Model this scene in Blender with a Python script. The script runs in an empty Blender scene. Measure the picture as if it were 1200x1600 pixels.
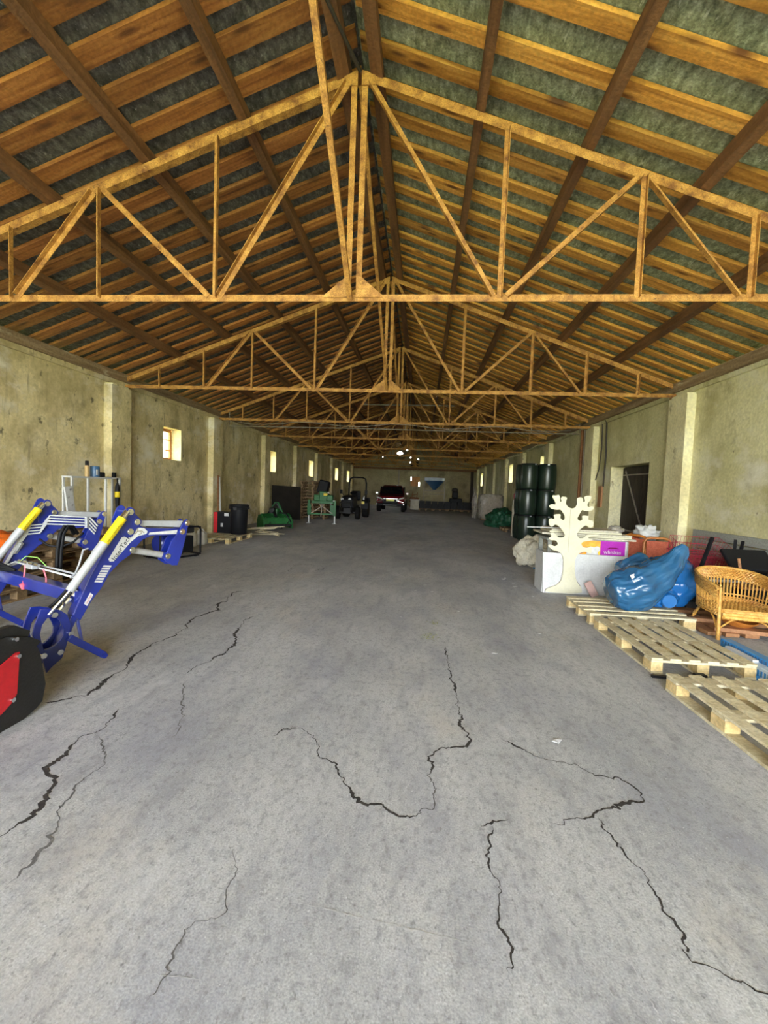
import bpy, bmesh, math, random
from mathutils import Vector, Matrix, noise
from mathutils.geometry import tessellate_polygon
random.seed(7)
S = bpy.context.scene
COL = S.collection
# ------------------------------------------------------------------ camera
def cam():
    yaw, pitch, roll, f = -.0867, -.0547, .037, 683.12
    cy, sy, cp, sp = math.cos(yaw), math.sin(yaw), math.cos(pitch), math.sin(pitch)
    fwd = Vector((sy*cp, cy*cp, sp)); right = Vector((cy, -sy, 0)); up = right.cross(fwd)
    cr, sr = math.cos(roll), math.sin(roll)
    r2 = right*cr + up*sr; u2 = up*cr - right*sr
    c = bpy.data.cameras.new('camera'); c.sensor_fit = 'AUTO'; c.sensor_width = 36; c.lens = f/1600*36
    c.clip_start = .02; c.clip_end = 500
    o = bpy.data.objects.new('camera', c)
    m = Matrix((r2, u2, -fwd)).transposed().to_4x4(); m.translation = (0, 0, 1.55)
    o.matrix_world = m; COL.objects.link(o); S.camera = o
cam()
# ------------------------------------------------------------------ light
S.view_settings.view_transform = 'Standard'; S.view_settings.look = 'None'
S.view_settings.gamma = 1; S.view_settings.use_curve_mapping = False
S.view_settings.exposure = 3.3
S.cycles.max_bounces = 12; S.cycles.diffuse_bounces = 8
S.cycles.sample_clamp_indirect = 6
w = bpy.data.worlds.new('sky'); S.world = w; w.use_nodes = True
nt = w.node_tree; nt.nodes.clear()
sk = nt.nodes.new('ShaderNodeTexSky'); sk.sky_type = 'NISHITA'; sk.sun_disc = False
sk.sun_elevation = math.radians(48); sk.sun_rotation = math.radians(60); sk.dust_density = 2.5; sk.air_density = 1.2
mxs = nt.nodes.new('ShaderNodeMixRGB'); mxs.inputs[0].default_value = .5
mxs.inputs[2].default_value = (9, 9.2, 9.6, 1)
bg = nt.nodes.new('ShaderNodeBackground'); bg.inputs[1].default_value = .42
wo = nt.nodes.new('ShaderNodeOutputWorld')
nt.links.new(sk.outputs[0], mxs.inputs[1]); nt.links.new(mxs.outputs[0], bg.inputs[0]); nt.links.new(bg.outputs[0], wo.inputs[0])
sun = bpy.data.lights.new('sun', 'SUN'); sun.energy = 7; sun.angle = .01; sun.color = (1, .95, .85)
so = bpy.data.objects.new('sun', sun); COL.objects.link(so)
so.rotation_euler = Vector((.75, -.45, -.95)).to_track_quat('-Z', 'Y').to_euler()   # travels towards +x, -y: from behind the hall
po = bpy.data.lights.new('door_portal', 'AREA'); po.shape = 'RECTANGLE'; po.size = 11; po.size_y = 4.6; po.cycles.is_portal = True
pob = bpy.data.objects.new('door_portal', po); COL.objects.link(pob); pob.location = (-.8, -7.55, 2.3)
pob.rotation_euler = Vector((0, 1, 0)).to_track_quat('-Z', 'Z').to_euler()
# ------------------------------------------------------------------ materials
def mk(name, cols, scale=(4, 4, 4), rough=.7, bump=.0, bs=40, metal=0, detail=4, pos=None, dist=0, rnd=True, spec=.5, fine=.12, alpha=1, trans=0, spots=None, coat=0, hue=0, knots=None):
    m = bpy.data.materials.new(name); m.use_nodes = True
    t = m.node_tree; N = t.nodes.new; L = t.links.new
    b = t.nodes['Principled BSDF']
    b.inputs['Roughness'].default_value = rough; b.inputs['Metallic'].default_value = metal
    b.inputs['Specular IOR Level'].default_value = spec
    b.inputs['Coat Weight'].default_value = coat; b.inputs['Coat Roughness'].default_value = .1
    if alpha < 1: b.inputs['Alpha'].default_value = alpha
    if trans: b.inputs['Transmission Weight'].default_value = trans
    tc = N('ShaderNodeTexCoord'); vec = tc.outputs['Object']
    if rnd:
        oi = N('ShaderNodeObjectInfo'); mu = N('ShaderNodeMath'); mu.operation = 'MULTIPLY'; mu.inputs[1].default_value = 37
        L(oi.outputs['Random'], mu.inputs[0]); va = N('ShaderNodeVectorMath'); L(vec, va.inputs[0]); L(mu.outputs[0], va.inputs[1]); vec = va.outputs[0]
    mp = N('ShaderNodeMapping'); mp.inputs['Scale'].default_value = scale; L(vec, mp.inputs['Vector'])
    n1 = N('ShaderNodeTexNoise'); n1.inputs['Scale'].default_value = 1; n1.inputs['Detail'].default_value = detail; n1.inputs['Distortion'].default_value = dist
    n1.inputs['Roughness'].default_value = .6
    L(mp.outputs[0], n1.inputs['Vector'])
    r = N('ShaderNodeValToRGB'); L(n1.outputs['Fac'], r.inputs[0])
    n = len(cols)
    while len(r.color_ramp.elements) < n: r.color_ramp.elements.new(.5)
    for i, c in enumerate(cols):
        r.color_ramp.elements[i].position = pos[i] if pos else (.3 + .4*i/max(1, n-1)); r.color_ramp.elements[i].color = (*c, 1)
    out = r.outputs[0]
    n2 = N('ShaderNodeTexNoise'); n2.inputs['Scale'].default_value = bs; n2.inputs['Detail'].default_value = 3; L(vec, n2.inputs['Vector'])
    if fine:
        mr = N('ShaderNodeMapRange'); mr.inputs[1].default_value = .25; mr.inputs[2].default_value = .75
        mr.inputs[3].default_value = 1-fine*2; mr.inputs[4].default_value = 1+fine*2; L(n2.outputs['Fac'], mr.inputs[0])
        x = N('ShaderNodeMixRGB'); x.blend_type = 'MULTIPLY'; x.inputs[0].default_value = 1; L(out, x.inputs[1]); L(mr.outputs[0], x.inputs[2]); out = x.outputs[0]
    for sp in (spots or []):      # (colour, scale3, lo, hi)
        ms = N('ShaderNodeMapping'); ms.inputs['Scale'].default_value = sp[1]; L(vec, ms.inputs['Vector'])
        ns = N('ShaderNodeTexNoise'); ns.inputs['Scale'].default_value = 1; ns.inputs['Detail'].default_value = 6; ns.inputs['Roughness'].default_value = .65; L(ms.outputs[0], ns.inputs['Vector'])
        ss = N('ShaderNodeMapRange'); ss.inputs[1].default_value = sp[2]; ss.inputs[2].default_value = sp[3]; L(ns.outputs['Fac'], ss.inputs[0])
        x = N('ShaderNodeMixRGB'); L(ss.outputs[0], x.inputs[0]); L(out, x.inputs[1]); x.inputs[2].default_value = (*sp[0], 1); out = x.outputs[0]
    if knots:
        mk_ = N('ShaderNodeMapping'); mk_.inputs['Scale'].default_value = knots[1]; L(vec, mk_.inputs['Vector'])
        vo = N('ShaderNodeTexVoronoi'); vo.inputs['Scale'].default_value = 1; L(mk_.outputs[0], vo.inputs['Vector'])
        ss = N('ShaderNodeMapRange'); ss.inputs[1].default_value = knots[2]; ss.inputs[2].default_value = knots[3]; ss.inputs[3].default_value = 1; ss.inputs[4].default_value = 0; L(vo.outputs['Distance'], ss.inputs[0])
        x = N('ShaderNodeMixRGB'); L(ss.outputs[0], x.inputs[0]); L(out, x.inputs[1]); x.inputs[2].default_value = (*knots[0], 1); out = x.outputs[0]
    if hue:
        hs = N('ShaderNodeHueSaturation'); mr = N('ShaderNodeMapRange'); mr.inputs[3].default_value = 1-hue; mr.inputs[4].default_value = 1+hue
        L(oi.outputs['Random'], mr.inputs[0]); L(mr.outputs[0], hs.inputs['Value']); L(out, hs.inputs['Color']); out = hs.outputs[0]
    L(out, b.inputs['Base Color'])
    if bump:
        bp = N('ShaderNodeBump'); bp.inputs['Strength'].default_value = bump; bp.inputs['Distance'].default_value = .02
        ad = N('ShaderNodeMath'); L(n1.outputs['Fac'], ad.inputs[0]); L(n2.outputs['Fac'], ad.inputs[1]); L(ad.outputs[0], bp.inputs['Height']); L(bp.outputs[0], b.inputs['Normal'])
    return m
def plain(name, c, rough=.5, metal=0, **k):
    c2 = tuple(v*.8 for v in c)
    return mk(name, [c2, c], (6, 6, 6), rough, metal=metal, fine=.05, **k)
MT = {}
MT['concrete'] = mk('concrete', [(.33, .338, .345), (.435, .438, .435), (.52, .52, .51)], (.9, .6, 1), .8, .07, 130, detail=10, rnd=False, fine=.15,
    spots=[((.26, .265, .31), (1.5, .7, 1), .48, .76), ((.48, .44, .375), (.8, .5, 1), .54, .76), ((.27, .27, .28), (7, 2.2, 7), .50, .80), ((.20, .20, .205), (26, 17, 26), .50, .80), ((.17, .168, .165), (60, 44, 60), .55, .75), ((.66, .67, .68), (70, 60, 70), .62, .72), ((.62, .62, .61), (2.2, 1.1, 1), .60, .82)])
MT['plaster'] = mk('plaster', [(.55, .45, .23), (.69, .58, .315), (.77, .68, .43)], (.7, .7, .7), .9, .2, 22, detail=8, rnd=False, fine=.08,
    spots=[((.40, .32, .15), (1.3, 1.3, 1.0), .47, .68), ((.33, .27, .14), (2.6, 2.6, 2.2), .55, .72), ((.80, .74, .60), (1, .9, 1.3), .54, .70), ((.17, .14, .08), (5, 5, 4), .61, .69), ((.27, .22, .13), (8, 8, .9), .58, .78)])
MT['plaster_right_lit'] = mk('plaster_right_lit', [(.54, .50, .25), (.66, .61, .34), (.74, .69, .44)], (.7, .7, .7), .9, .2, 22, detail=8, rnd=False, fine=.08,  # same plaster, with the yellow-green light on this side mixed into its colour
    spots=[((.42, .37, .17), (1.2, 1.2, .9), .48, .70), ((.36, .31, .15), (2.4, 2.4, 2), .57, .73), ((.76, .72, .56), (1, .9, 1.3), .55, .70), ((.22, .18, .10), (5, 5, 4), .66, .74)])
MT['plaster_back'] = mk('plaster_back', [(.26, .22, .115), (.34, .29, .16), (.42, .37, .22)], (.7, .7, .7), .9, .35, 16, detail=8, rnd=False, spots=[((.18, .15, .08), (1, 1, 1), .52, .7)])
MT['wash'] = mk('wash', [(.60, .52, .29), (.72, .65, .38), (.80, .74, .48)], (2, 2, 1.5), .9, .35, 20, detail=6, rnd=False, fine=.08,
    spots=[((.32, .26, .14), (5, 5, 3), .60, .70)])
for nm_, cc in (('board', [(.27, .10, .016), (.52, .235, .040), (.70, .37, .085)]), ('board_left_shaded', [(.15, .048, .011), (.32, .12, .027), (.43, .19, .05)])):  # left boards: same wood, the dimmer slope's shade put into the colour
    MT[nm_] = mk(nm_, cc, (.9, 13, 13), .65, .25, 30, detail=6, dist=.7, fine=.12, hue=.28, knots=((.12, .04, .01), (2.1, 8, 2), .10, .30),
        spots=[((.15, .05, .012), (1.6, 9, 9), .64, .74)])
MT['purlin'] = mk('purlin', [(.085, .036, .013), (.17, .075, .027), (.24, .115, .045)], (10, .8, 10), .75, .3, 30, detail=5, dist=.4)
MT['plate_wood'] = mk('plate_wood', [(.17, .105, .05), (.28, .19, .10), (.40, .30, .18)], (10, .8, 10), .8, .35, 30, detail=6, dist=.5, spots=[((.55, .48, .34), (9, 2, 9), .60, .70)])
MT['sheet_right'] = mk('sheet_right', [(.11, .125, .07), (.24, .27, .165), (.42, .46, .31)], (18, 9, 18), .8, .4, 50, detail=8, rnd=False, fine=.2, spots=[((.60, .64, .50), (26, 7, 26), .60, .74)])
MT['sheet_left_shaded'] = mk('sheet_left_shaded', [(.03, .029, .025), (.085, .083, .07), (.18, .176, .15)], (18, 9, 18), .8, .4, 50, detail=8, rnd=False, fine=.2, spots=[((.34, .33, .30), (30, 14, 30), .62, .72)])  # left sheet darkened in colour to stand in for the shaded slope
MT['rust_steel'] = mk('rust_steel', [(.17, .062, .014), (.42, .20, .040), (.58, .31, .072)], (9, 9, 9), .7, .25, 80, detail=6, fine=.2,
    spots=[((.12, .05, .02), (22, 22, 22), .60, .72), ((.62, .45, .22), (30, 30, 30), .66, .74)])
MT['pallet'] = mk('pallet', [(.46, .37, .21), (.60, .52, .33), (.68, .61, .43)], (1.2, 14, 14), .75, .25, 45, detail=5, dist=.4, hue=.12,
    spots=[((.42, .36, .26), (1.4, 6, 6), .6, .8)])
MT['pallet_old'] = mk('pallet_old', [(.14, .085, .04), (.23, .145, .07), (.32, .22, .11)], (1.2, 14, 14), .8, .25, 45, detail=5, dist=.4, hue=.2)
MT['block'] = mk('block', [(.56, .40, .17), (.68, .52, .26)], (3, 16, 16), .75, .2, 45)
MT['blue'] = mk('blue', [(.009, .020, .19), (.014, .030, .27)], (3, 3, 3), .28, coat=.4, fine=.03)
MT['yellow'] = plain('yellow', (.78, .58, .01), .4)
MT['silver'] = mk('silver', [(.36, .37, .39), (.46, .47, .49)], (3, 3, 3), .4, metal=.25, fine=.04)
MT['grey_paint'] = plain('grey_paint', (.38, .37, .36), .45)
MT['chrome'] = plain('chrome', (.8, .8, .8), .18, 1)
MT['pipe_zinc'] = plain('pipe_zinc', (.66, .67, .68), .3)
MT['white'] = plain('white', (.62, .62, .61), .5)
MT['cream'] = mk('cream', [(.60, .565, .40), (.66, .625, .46)], (4, 4, 4), .55, fine=.03)
MT['black'] = plain('black', (.010, .010, .012), .5, spec=.15)
MT['black_steel'] = mk('black_steel', [(.006, .006, .006), (.014, .013, .013)], (5, 5, 5), .55, .15, 60, spots=[((.10, .09, .085), (3, 18, 3), .66, .7)])
MT['red'] = plain('red', (.55, .012, .02), .4)
MT['dark_red'] = plain('dark_red', (.17, .008, .014), .22, coat=.7)
MT['pink'] = plain('pink', (.9, .16, .22), .5)
MT['orange'] = plain('orange', (.9, .17, .01), .6)
MT['green'] = mk('green', [(.008, .085, .02), (.018, .15, .035)], (4, 4, 4), .4, spots=[((.10, .12, .07), (8, 8, 8), .62, .74)])
MT['barrel'] = mk('barrel', [(.008, .017, .011), (.014, .028, .017)], (3, 3, 3), .3, fine=.04)
MT['tarp'] = mk('tarp', [(.006, .05, .024), (.014, .10, .045)], (4, 4, 4), .4, .4, 20)
MT['bag_blue'] = mk('bag_blue', [(.018, .085, .19), (.028, .125, .26)], (3, 3, 3), .25, .0, 25, coat=.3, fine=0)
MT['bag_blue2'] = mk('bag_blue2', [(.008, .095, .30), (.014, .14, .40)], (3, 3, 3), .24, .0, 25, coat=.3, fine=0)
MT['sack'] = mk('sack', [(.46, .42, .32), (.60, .56, .45)], (5, 5, 5), .8, .3, 40)
MT['film'] = mk('film', [(.42, .38, .33), (.62, .58, .52)], (4, 4, 4), .25, .4, 14, alpha=.5)
MT['cane'] = mk('cane', [(.46, .20, .035), (.62, .33, .07), (.72, .43, .12)], (18, 18, 18), .5, .3, 70, detail=3, hue=.12)
MT['redwire'] = plain('redwire', (.42, .03, .06), .4)
MT['slat_grey'] = mk('slat_grey', [(.26, .27, .24), (.34, .35, .31)], (12, 1.5, 12), .7, .15, 40)
MT['orange_wood'] = mk('orange_wood', [(.42, .13, .02), (.58, .22, .04)], (6, 6, 6), .4, hue=.1)
MT['orange_cloth'] = mk('orange_cloth', [(.50, .10, .05), (.64, .17, .09)], (20, 20, 20), .85, .2, 90)
MT['brown_wood'] = mk('brown_wood', [(.26, .11, .045), (.42, .21, .09)], (1.5, 9, 9), .65, .2, 40, dist=.3, hue=.15)
MT['glass'] = mk('glass', [(.9, .95, .95), (1, 1, 1)], rough=.03, trans=1, fine=0)
MT['dark_glass'] = plain('dark_glass', (.01, .012, .014), .06)
MT['rubber'] = mk('rubber', [(.006, .006, .006), (.014, .013, .013)], (9, 9, 9), .8, .2, 50, spec=.15)
MT['frame_wood'] = mk('frame_wood', [(.42, .17, .04), (.60, .28, .08)], (9, 9, 2), .6, .2, 40)
MT['door_wood'] = mk('door_wood', [(.022, .016, .011), (.05, .036, .024)], (9, 9, 1), .8, .3, 40)
MT['galv'] = mk('galv', [(.22, .19, .15), (.34, .30, .24)], (8, 8, 8), .5, metal=.4)
MT['rust_pipe'] = mk('rust_pipe', [(.16, .06, .02), (.28, .12, .04)], (8, 8, 8), .8)
MT['cable'] = plain('cable', (.05, .04, .03), .7)
MT['purple'] = plain('purple', (.42, .02, .40), .35)
MT['box_orange'] = mk('box_orange', [(.85, .22, .03), (.92, .40, .04), (.93, .56, .06)], (5, 5, 5), .4, fine=.02)
MT['plastic_blue'] = plain('plastic_blue', (.04, .27, .62), .4)
MT['plastic_light'] = plain('plastic_light', (.62, .72, .80), .4)
MT['carton'] = mk('carton', [(.36, .25, .14), (.46, .33, .2)], (6, 6, 6), .8)
MT['crack'] = mk('crack', [(.018, .015, .013), (.05, .042, .036)], (20, 20, 20), .95, rnd=False)
MT['crack_soft'] = mk('crack_soft', [(.09, .085, .08), (.16, .155, .15)], (20, 20, 20), .95, rnd=False)
MT['scratch'] = mk('scratch', [(.40, .40, .40), (.5, .5, .5)], (20, 20, 20), .9, rnd=False)
MT['grass'] = mk('grass', [(.10, .14, .03), (.20, .25, .06), (.30, .34, .10)], (1, 1, 1), .9, .2, 20, rnd=False)
MT['tan'] = plain('tan', (.62, .42, .18), .5)
MT['plate_yellow'] = plain('plate_yellow', (.95, .78, .05), .35)
MT['mid_blue'] = plain('mid_blue', (.05, .13, .26), .4)
MT['ink'] = plain('ink', (.30, .24, .16), .6)
MT['dark_box'] = mk('dark_box', [(.005, .005, .006), (.012, .012, .013)], (5, 5, 5), .5, spec=.15)
MT['lime'] = plain('lime', (.35, .75, .15), .5)
MT['amber'] = plain('amber', (.85, .65, .05), .4)
MT['dried'] = mk('dried', [(.16, .16, .07), (.26, .25, .12)], (20, 20, 20), .9)
MT['salmon'] = plain('salmon', (.62, .40, .36), .6)
MT['dark_board'] = mk('dark_board', [(.012, .010, .008), (.022, .018, .014)], (2, 2, 2), .75, spec=.15)
# ------------------------------------------------------------------ mesh helpers
class M:
    def __init__(s): s.v = []; s.f = []
    def add(s, vs, fs):
        b = len(s.v); s.v += [tuple(v) for v in vs]; s.f += [tuple(b+i for i in f) for f in fs]; return s
    def box(s, c, d, R=None):
        hx, hy, hz = d[0]/2, d[1]/2, d[2]/2
        P = [Vector((x, y, z)) for x in (-hx, hx) for y in (-hy, hy) for z in (-hz, hz)]
        if R is not None: P = [R @ p for p in P]
        c = Vector(c)
        return s.add([c+p for p in P], [(0, 1, 3, 2), (4, 6, 7, 5), (0, 4, 5, 1), (2, 3, 7, 6), (0, 2, 6, 4), (1, 5, 7, 3)])
    def bb(s, x0, x1, y0, y1, z0, z1): return s.box(((x0+x1)/2, (y0+y1)/2, (z0+z1)/2), (x1-x0, y1-y0, z1-z0))
    def beam(s, a, b, wd, ht, side=None):
        a, b = Vector(a), Vector(b); d = (b-a); L = d.length; d.normalize()
        sd = Vector(side) if side else (Vector((0, 0, 1)).cross(d) if abs(d.z) < .95 else Vector((1, 0, 0)))
        sd = (sd - d*sd.dot(d)).normalized(); up = d.cross(sd)
        R = Matrix((d, sd, up)).transposed(); return s.box((a+b)/2, (L, wd, ht), R)
    def prism(s, poly, o, U, V, N, t):
        o, U, V, N = Vector(o), Vector(U), Vector(V), Vector(N); n = len(poly)
        P = [o+U*a+V*b for a, b in poly]
        return s.add([p+N*(t/2) for p in P]+[p-N*(t/2) for p in P],
            [tuple(range(n)), tuple(range(2*n-1, n-1, -1))]+[(i, i+n, (i+1) % n+n, (i+1) % n) for i in range(n)])
    def ring(s, outer, inner, o, U, V, N, t):
        o, U, V, N = Vector(o), Vector(U), Vector(V), Vector(N); n = len(outer)
        g = [[o+U*a+V*b+N*k for a, b in q] for k in (t/2, -t/2) for q in (outer, inner)]
        vs = g[0]+g[1]+g[2]+g[3]; fs = []
        for i in range(n):
            j = (i+1) % n
            fs += [(i, j, n+j, n+i), (2*n+j, 2*n+i, 3*n+i, 3*n+j), (i, 2*n+i, 2*n+j, j), (n+j, 3*n+j, 3*n+i, n+i)]
        return s.add(vs, fs)
    def tube(s, pts, r, n=8, caps=True):
        pts = [Vector(p) for p in pts]; m = len(pts); rs = r if isinstance(r, (list, tuple)) else [r]*m
        vs = []; pa = None
        for i, p in enumerate(pts):
            d = (pts[min(i+1, m-1)]-pts[max(i-1, 0)]); d = d.normalized() if d.length > 1e-9 else Vector((0, 0, 1))
            if pa is None: pa = d.orthogonal().normalized()
            pa = (pa-d*pa.dot(d)); pa = pa.normalized() if pa.length > 1e-6 else d.orthogonal().normalized()
            pb = d.cross(pa)
            vs += [p+(pa*math.cos(2*math.pi*k/n)+pb*math.sin(2*math.pi*k/n))*rs[i] for k in range(n)]
        fs = [(i*n+k, i*n+(k+1) % n, (i+1)*n+(k+1) % n, (i+1)*n+k) for i in range(m-1) for k in range(n)]
        if caps: fs += [tuple(range(n-1, -1, -1)), tuple((m-1)*n+k for k in range(n))]
        return s.add(vs, fs)
    def lathe(s, prof, c, axis=(0, 0, 1), n=24):
        c, A = Vector(c), Vector(axis).normalized(); X = A.orthogonal().normalized(); Y = A.cross(X); m = len(prof)
        vs = [c+A*z+(X*math.cos(2*math.pi*k/n)+Y*math.sin(2*math.pi*k/n))*r for r, z in prof for k in range(n)]
        fs = [(i*n+k, i*n+(k+1) % n, (i+1)*n+(k+1) % n, (i+1)*n+k) for i in range(m-1) for k in range(n)]
        fs += [tuple(range(n-1, -1, -1)), tuple((m-1)*n+k for k in range(n))]
        return s.add(vs, fs)
    def cyl(s, a, b, r, n=16): return s.tube([a, b], r, n)
    def blob(s, c, rad, f, nu=28, nv=18):
        """closed rounded form; f(dir) -> radial factor"""
        vs = []; c = Vector(c)
        for j in range(nv+1):
            th = math.pi*j/nv
            for i in range(nu):
                ph = 2*math.pi*i/nu
                d = Vector((math.sin(th)*math.cos(ph), math.sin(th)*math.sin(ph), math.cos(th)))
                k = f(d); vs.append(c+Vector((d.x*rad[0], d.y*rad[1], d.z*rad[2]))*k)
        fs = [(j*nu+i, (j+1)*nu+i, (j+1)*nu+(i+1) % nu, j*nu+(i+1) % nu) for j in range(nv) for i in range(nu)]
        return s.add(vs, fs)
MW = {}
def org(o): return MW.get(o.name, Matrix()) if o else Matrix()
def ob(name, m, mat, parent=None, smooth=None, bevel=0, kind=None, label=None):
    I = org(parent).inverted()
    me = bpy.data.meshes.new(name); me.from_pydata([I @ Vector(v) for v in m.v], [], m.f)
    bm = bmesh.new(); bm.from_mesh(me); bmesh.ops.recalc_face_normals(bm, faces=bm.faces[:]); bm.to_mesh(me); bm.free()
    me.materials.append(MT[mat])
    if smooth:
        for p in me.polygons: p.use_smooth = True
        if smooth < 180: me.set_sharp_from_angle(angle=math.radians(smooth))
    o = bpy.data.objects.new(name, me); COL.objects.link(o)
    if parent: o.parent = parent; MW[o.name] = org(parent)
    if bevel:
        b = o.modifiers.new('bevel', 'BEVEL'); b.width = bevel; b.segments = 2; b.limit_method = 'ANGLE'
    if kind: o['kind'] = kind
    if label: o['label'] = label
    return o
def tag(o, label, cat, group=None):
    o['label'] = label; o['category'] = cat
    if group: o['group'] = group
    return o
def thing(name, label, cat, loc=(0, 0, 0), group=None):
    o = bpy.data.objects.new(name, None); COL.objects.link(o); o.location = loc; o.empty_display_size = .1
    MW[o.name] = Matrix.Translation(loc); return tag(o, label, cat, group)
def dup(o, loc=None, label=None, group=None, rz=None):
    def cp(a, par):
        c = a.copy(); COL.objects.link(c)
        if par: c.parent = par
        MW[c.name] = Matrix()
        for ch in a.children: cp(ch, c)
        return c
    c = cp(o, None)
    if loc is not None: c.location = loc
    if rz is not None: c.rotation_euler = (0, 0, rz)
    if label: c['label'] = label
    if group: c['group'] = group
    return c
def text(body, size, o, U, V, N, mat, parent, name='lettering', sx=1):
    c = bpy.data.curves.new(name, 'FONT'); c.body = body; c.size = size; c.align_x = 'CENTER'; c.align_y = 'CENTER'; c.extrude = .0004; c.resolution_u = 2
    c.materials.append(MT[mat]); t = bpy.data.objects.new(name, c); COL.objects.link(t)
    U, V, N = Vector(U).normalized(), Vector(V).normalized(), Vector(N).normalized()
    m = Matrix((U*sx, V, N)).transposed().to_4x4(); m.translation = Vector(o)
    bpy.context.view_layer.update(); me = bpy.data.meshes.new_from_object(t.evaluated_get(bpy.context.evaluated_depsgraph_get())); me.name = name
    bpy.data.objects.remove(t); t = bpy.data.objects.new(name, me); COL.objects.link(t)
    if not me.materials: me.materials.append(MT[mat])
    t.parent = parent; t.matrix_local = org(parent).inverted() @ m; t['kind'] = 'stuff'; return t
def nz(p, s=1): return noise.noise(Vector(p)*s)
# ------------------------------------------------------------------ setting
XL, XR, Y0, Y1, XC = -6.48, 4.81, -7.5, 40.2, -.81
SL, Z0 = .372, 5.93
def roofz(x): return Z0-SL*abs(x-XC)
def struct(name, m, mat, parent=None, **k):
    o = ob(name, m, mat, parent, **k)
    if not parent: o['kind'] = 'structure'
    return o
ground = struct('ground', M().add([(-60, -60, -.06), (60, -60, -.06), (60, 110, -.06), (-60, 110, -.06)], [(0, 1, 2, 3)]), 'grass')
fl = M(); nx, ny = 24, 60
for j in range(ny+1):
    for i in range(nx+1):
        x = XL-.4+(XR-XL+.8)*i/nx; y = Y0-.3+(Y1-Y0+.5)*(j/ny)
        fl.v.append((x, y, 0))
fl.f = [(j*(nx+1)+i, j*(nx+1)+i+1, (j+1)*(nx+1)+i+1, (j+1)*(nx+1)+i) for j in range(ny) for i in range(nx)]
b0 = len(fl.v); fl.bb(XL-.4, XR+.4, Y0-.3, Y1+.2, -.2, -.03)
floor = struct('floor', fl, 'concrete')
CR = [[(-2.5, 5.99), (-2.6, 5.89), (-2.5, 5.41), (-2.55, 5.31), (-2.42, 5.01), (-2.48, 4.83), (-2.54, 4.67), (-2.43, 4.32), (-2.41, 4.07), (-2.47, 3.91), (-2.48, 3.63), (-2.45, 3.48), (-2.36, 3.34), (-2.37, 3.2), (-2.35, 3.03), (-2.32, 2.93), (-2.32, 2.83), (-2.41, 2.77), (-2.53, 2.7)], [(-1.89, 4.91), (-1.94, 4.75), (-1.89, 4.37), (-1.74, 4.01), (-1.73, 3.77), (-1.77, 3.58), (-1.84, 3.39), (-1.85, 3.26)], [(-1.78, 3.19), (-1.65, 2.9), (-1.55, 2.75), (-1.46, 2.56), (-1.44, 2.46)], [(-1.99, 2.73), (-1.95, 2.62), (-1.9, 2.5), (-1.93, 2.44), (-1.98, 2.34), (-1.95, 2.24), (-1.92, 2.17), (-1.92, 2.08), (-1.8, 1.99), (-1.74, 1.87), (-1.71, 1.73), (-1.75, 1.63)], [(-1.86, 2.39), (-1.79, 2.31), (-1.7, 2.23), (-1.67, 2.15), (-1.66, 1.99), (-1.65, 1.88), (-1.55, 1.73), (-1.51, 1.58), (-1.5, 1.45)], [(-0.77, 1.74), (-0.72, 1.69), (-0.69, 1.6), (-0.67, 1.51), (-0.66, 1.47), (-0.69, 1.43), (-0.76, 1.36), (-0.76, 1.31), (-0.72, 1.24), (-0.74, 1.19), (-0.78, 1.15)], [(-0.86, 2.55), (-0.81, 2.63), (-0.69, 2.66), (-0.56, 2.51), (-0.54, 2.4), (-0.44, 2.35), (-0.38, 2.24), (-0.31, 2.14), (-0.25, 2.07), (-0.14, 2.04), (-0.03, 2.0), (0.05, 2.01), (0.1, 2.1), (0.13, 2.22), (0.1, 2.38), (0.11, 2.5), (0.18, 2.57), (0.33, 2.61), (0.37, 2.67), (0.32, 2.84), (0.32, 3.14), (0.3, 3.57), (0.28, 4.31)], [(0.34, 1.99), (0.39, 2.0), (0.45, 2.04)], [(0.39, 2.0), (0.35, 1.86), (0.34, 1.76), (0.35, 1.7), (0.36, 1.61), (0.35, 1.51), (0.35, 1.43), (0.36, 1.35)], [(0.56, 2.73), (0.71, 2.6), (0.84, 2.53), (0.94, 2.53), (1.02, 2.45), (1.12, 2.44), (1.19, 2.38), (1.2, 2.29), (1.08, 2.24), (0.98, 2.18), (0.91, 2.14), (0.79, 2.08), (0.64, 2.05)], [(0.91, 2.13), (0.91, 2.05), (0.94, 1.94), (0.96, 1.81), (0.99, 1.68), (0.97, 1.57), (0.98, 1.48), (1.03, 1.46), (1.09, 1.43), (1.16, 1.39)], [(-2.28, 7.57), (-2.44, 7.98), (-2.33, 8.37), (-2.0, 8.32), (-1.77, 8.04), (-1.92, 7.74)]]
CW = [.021, .016, .008, .016, .010, .006, .013, .014, .010, .013, .010, .012]
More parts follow.
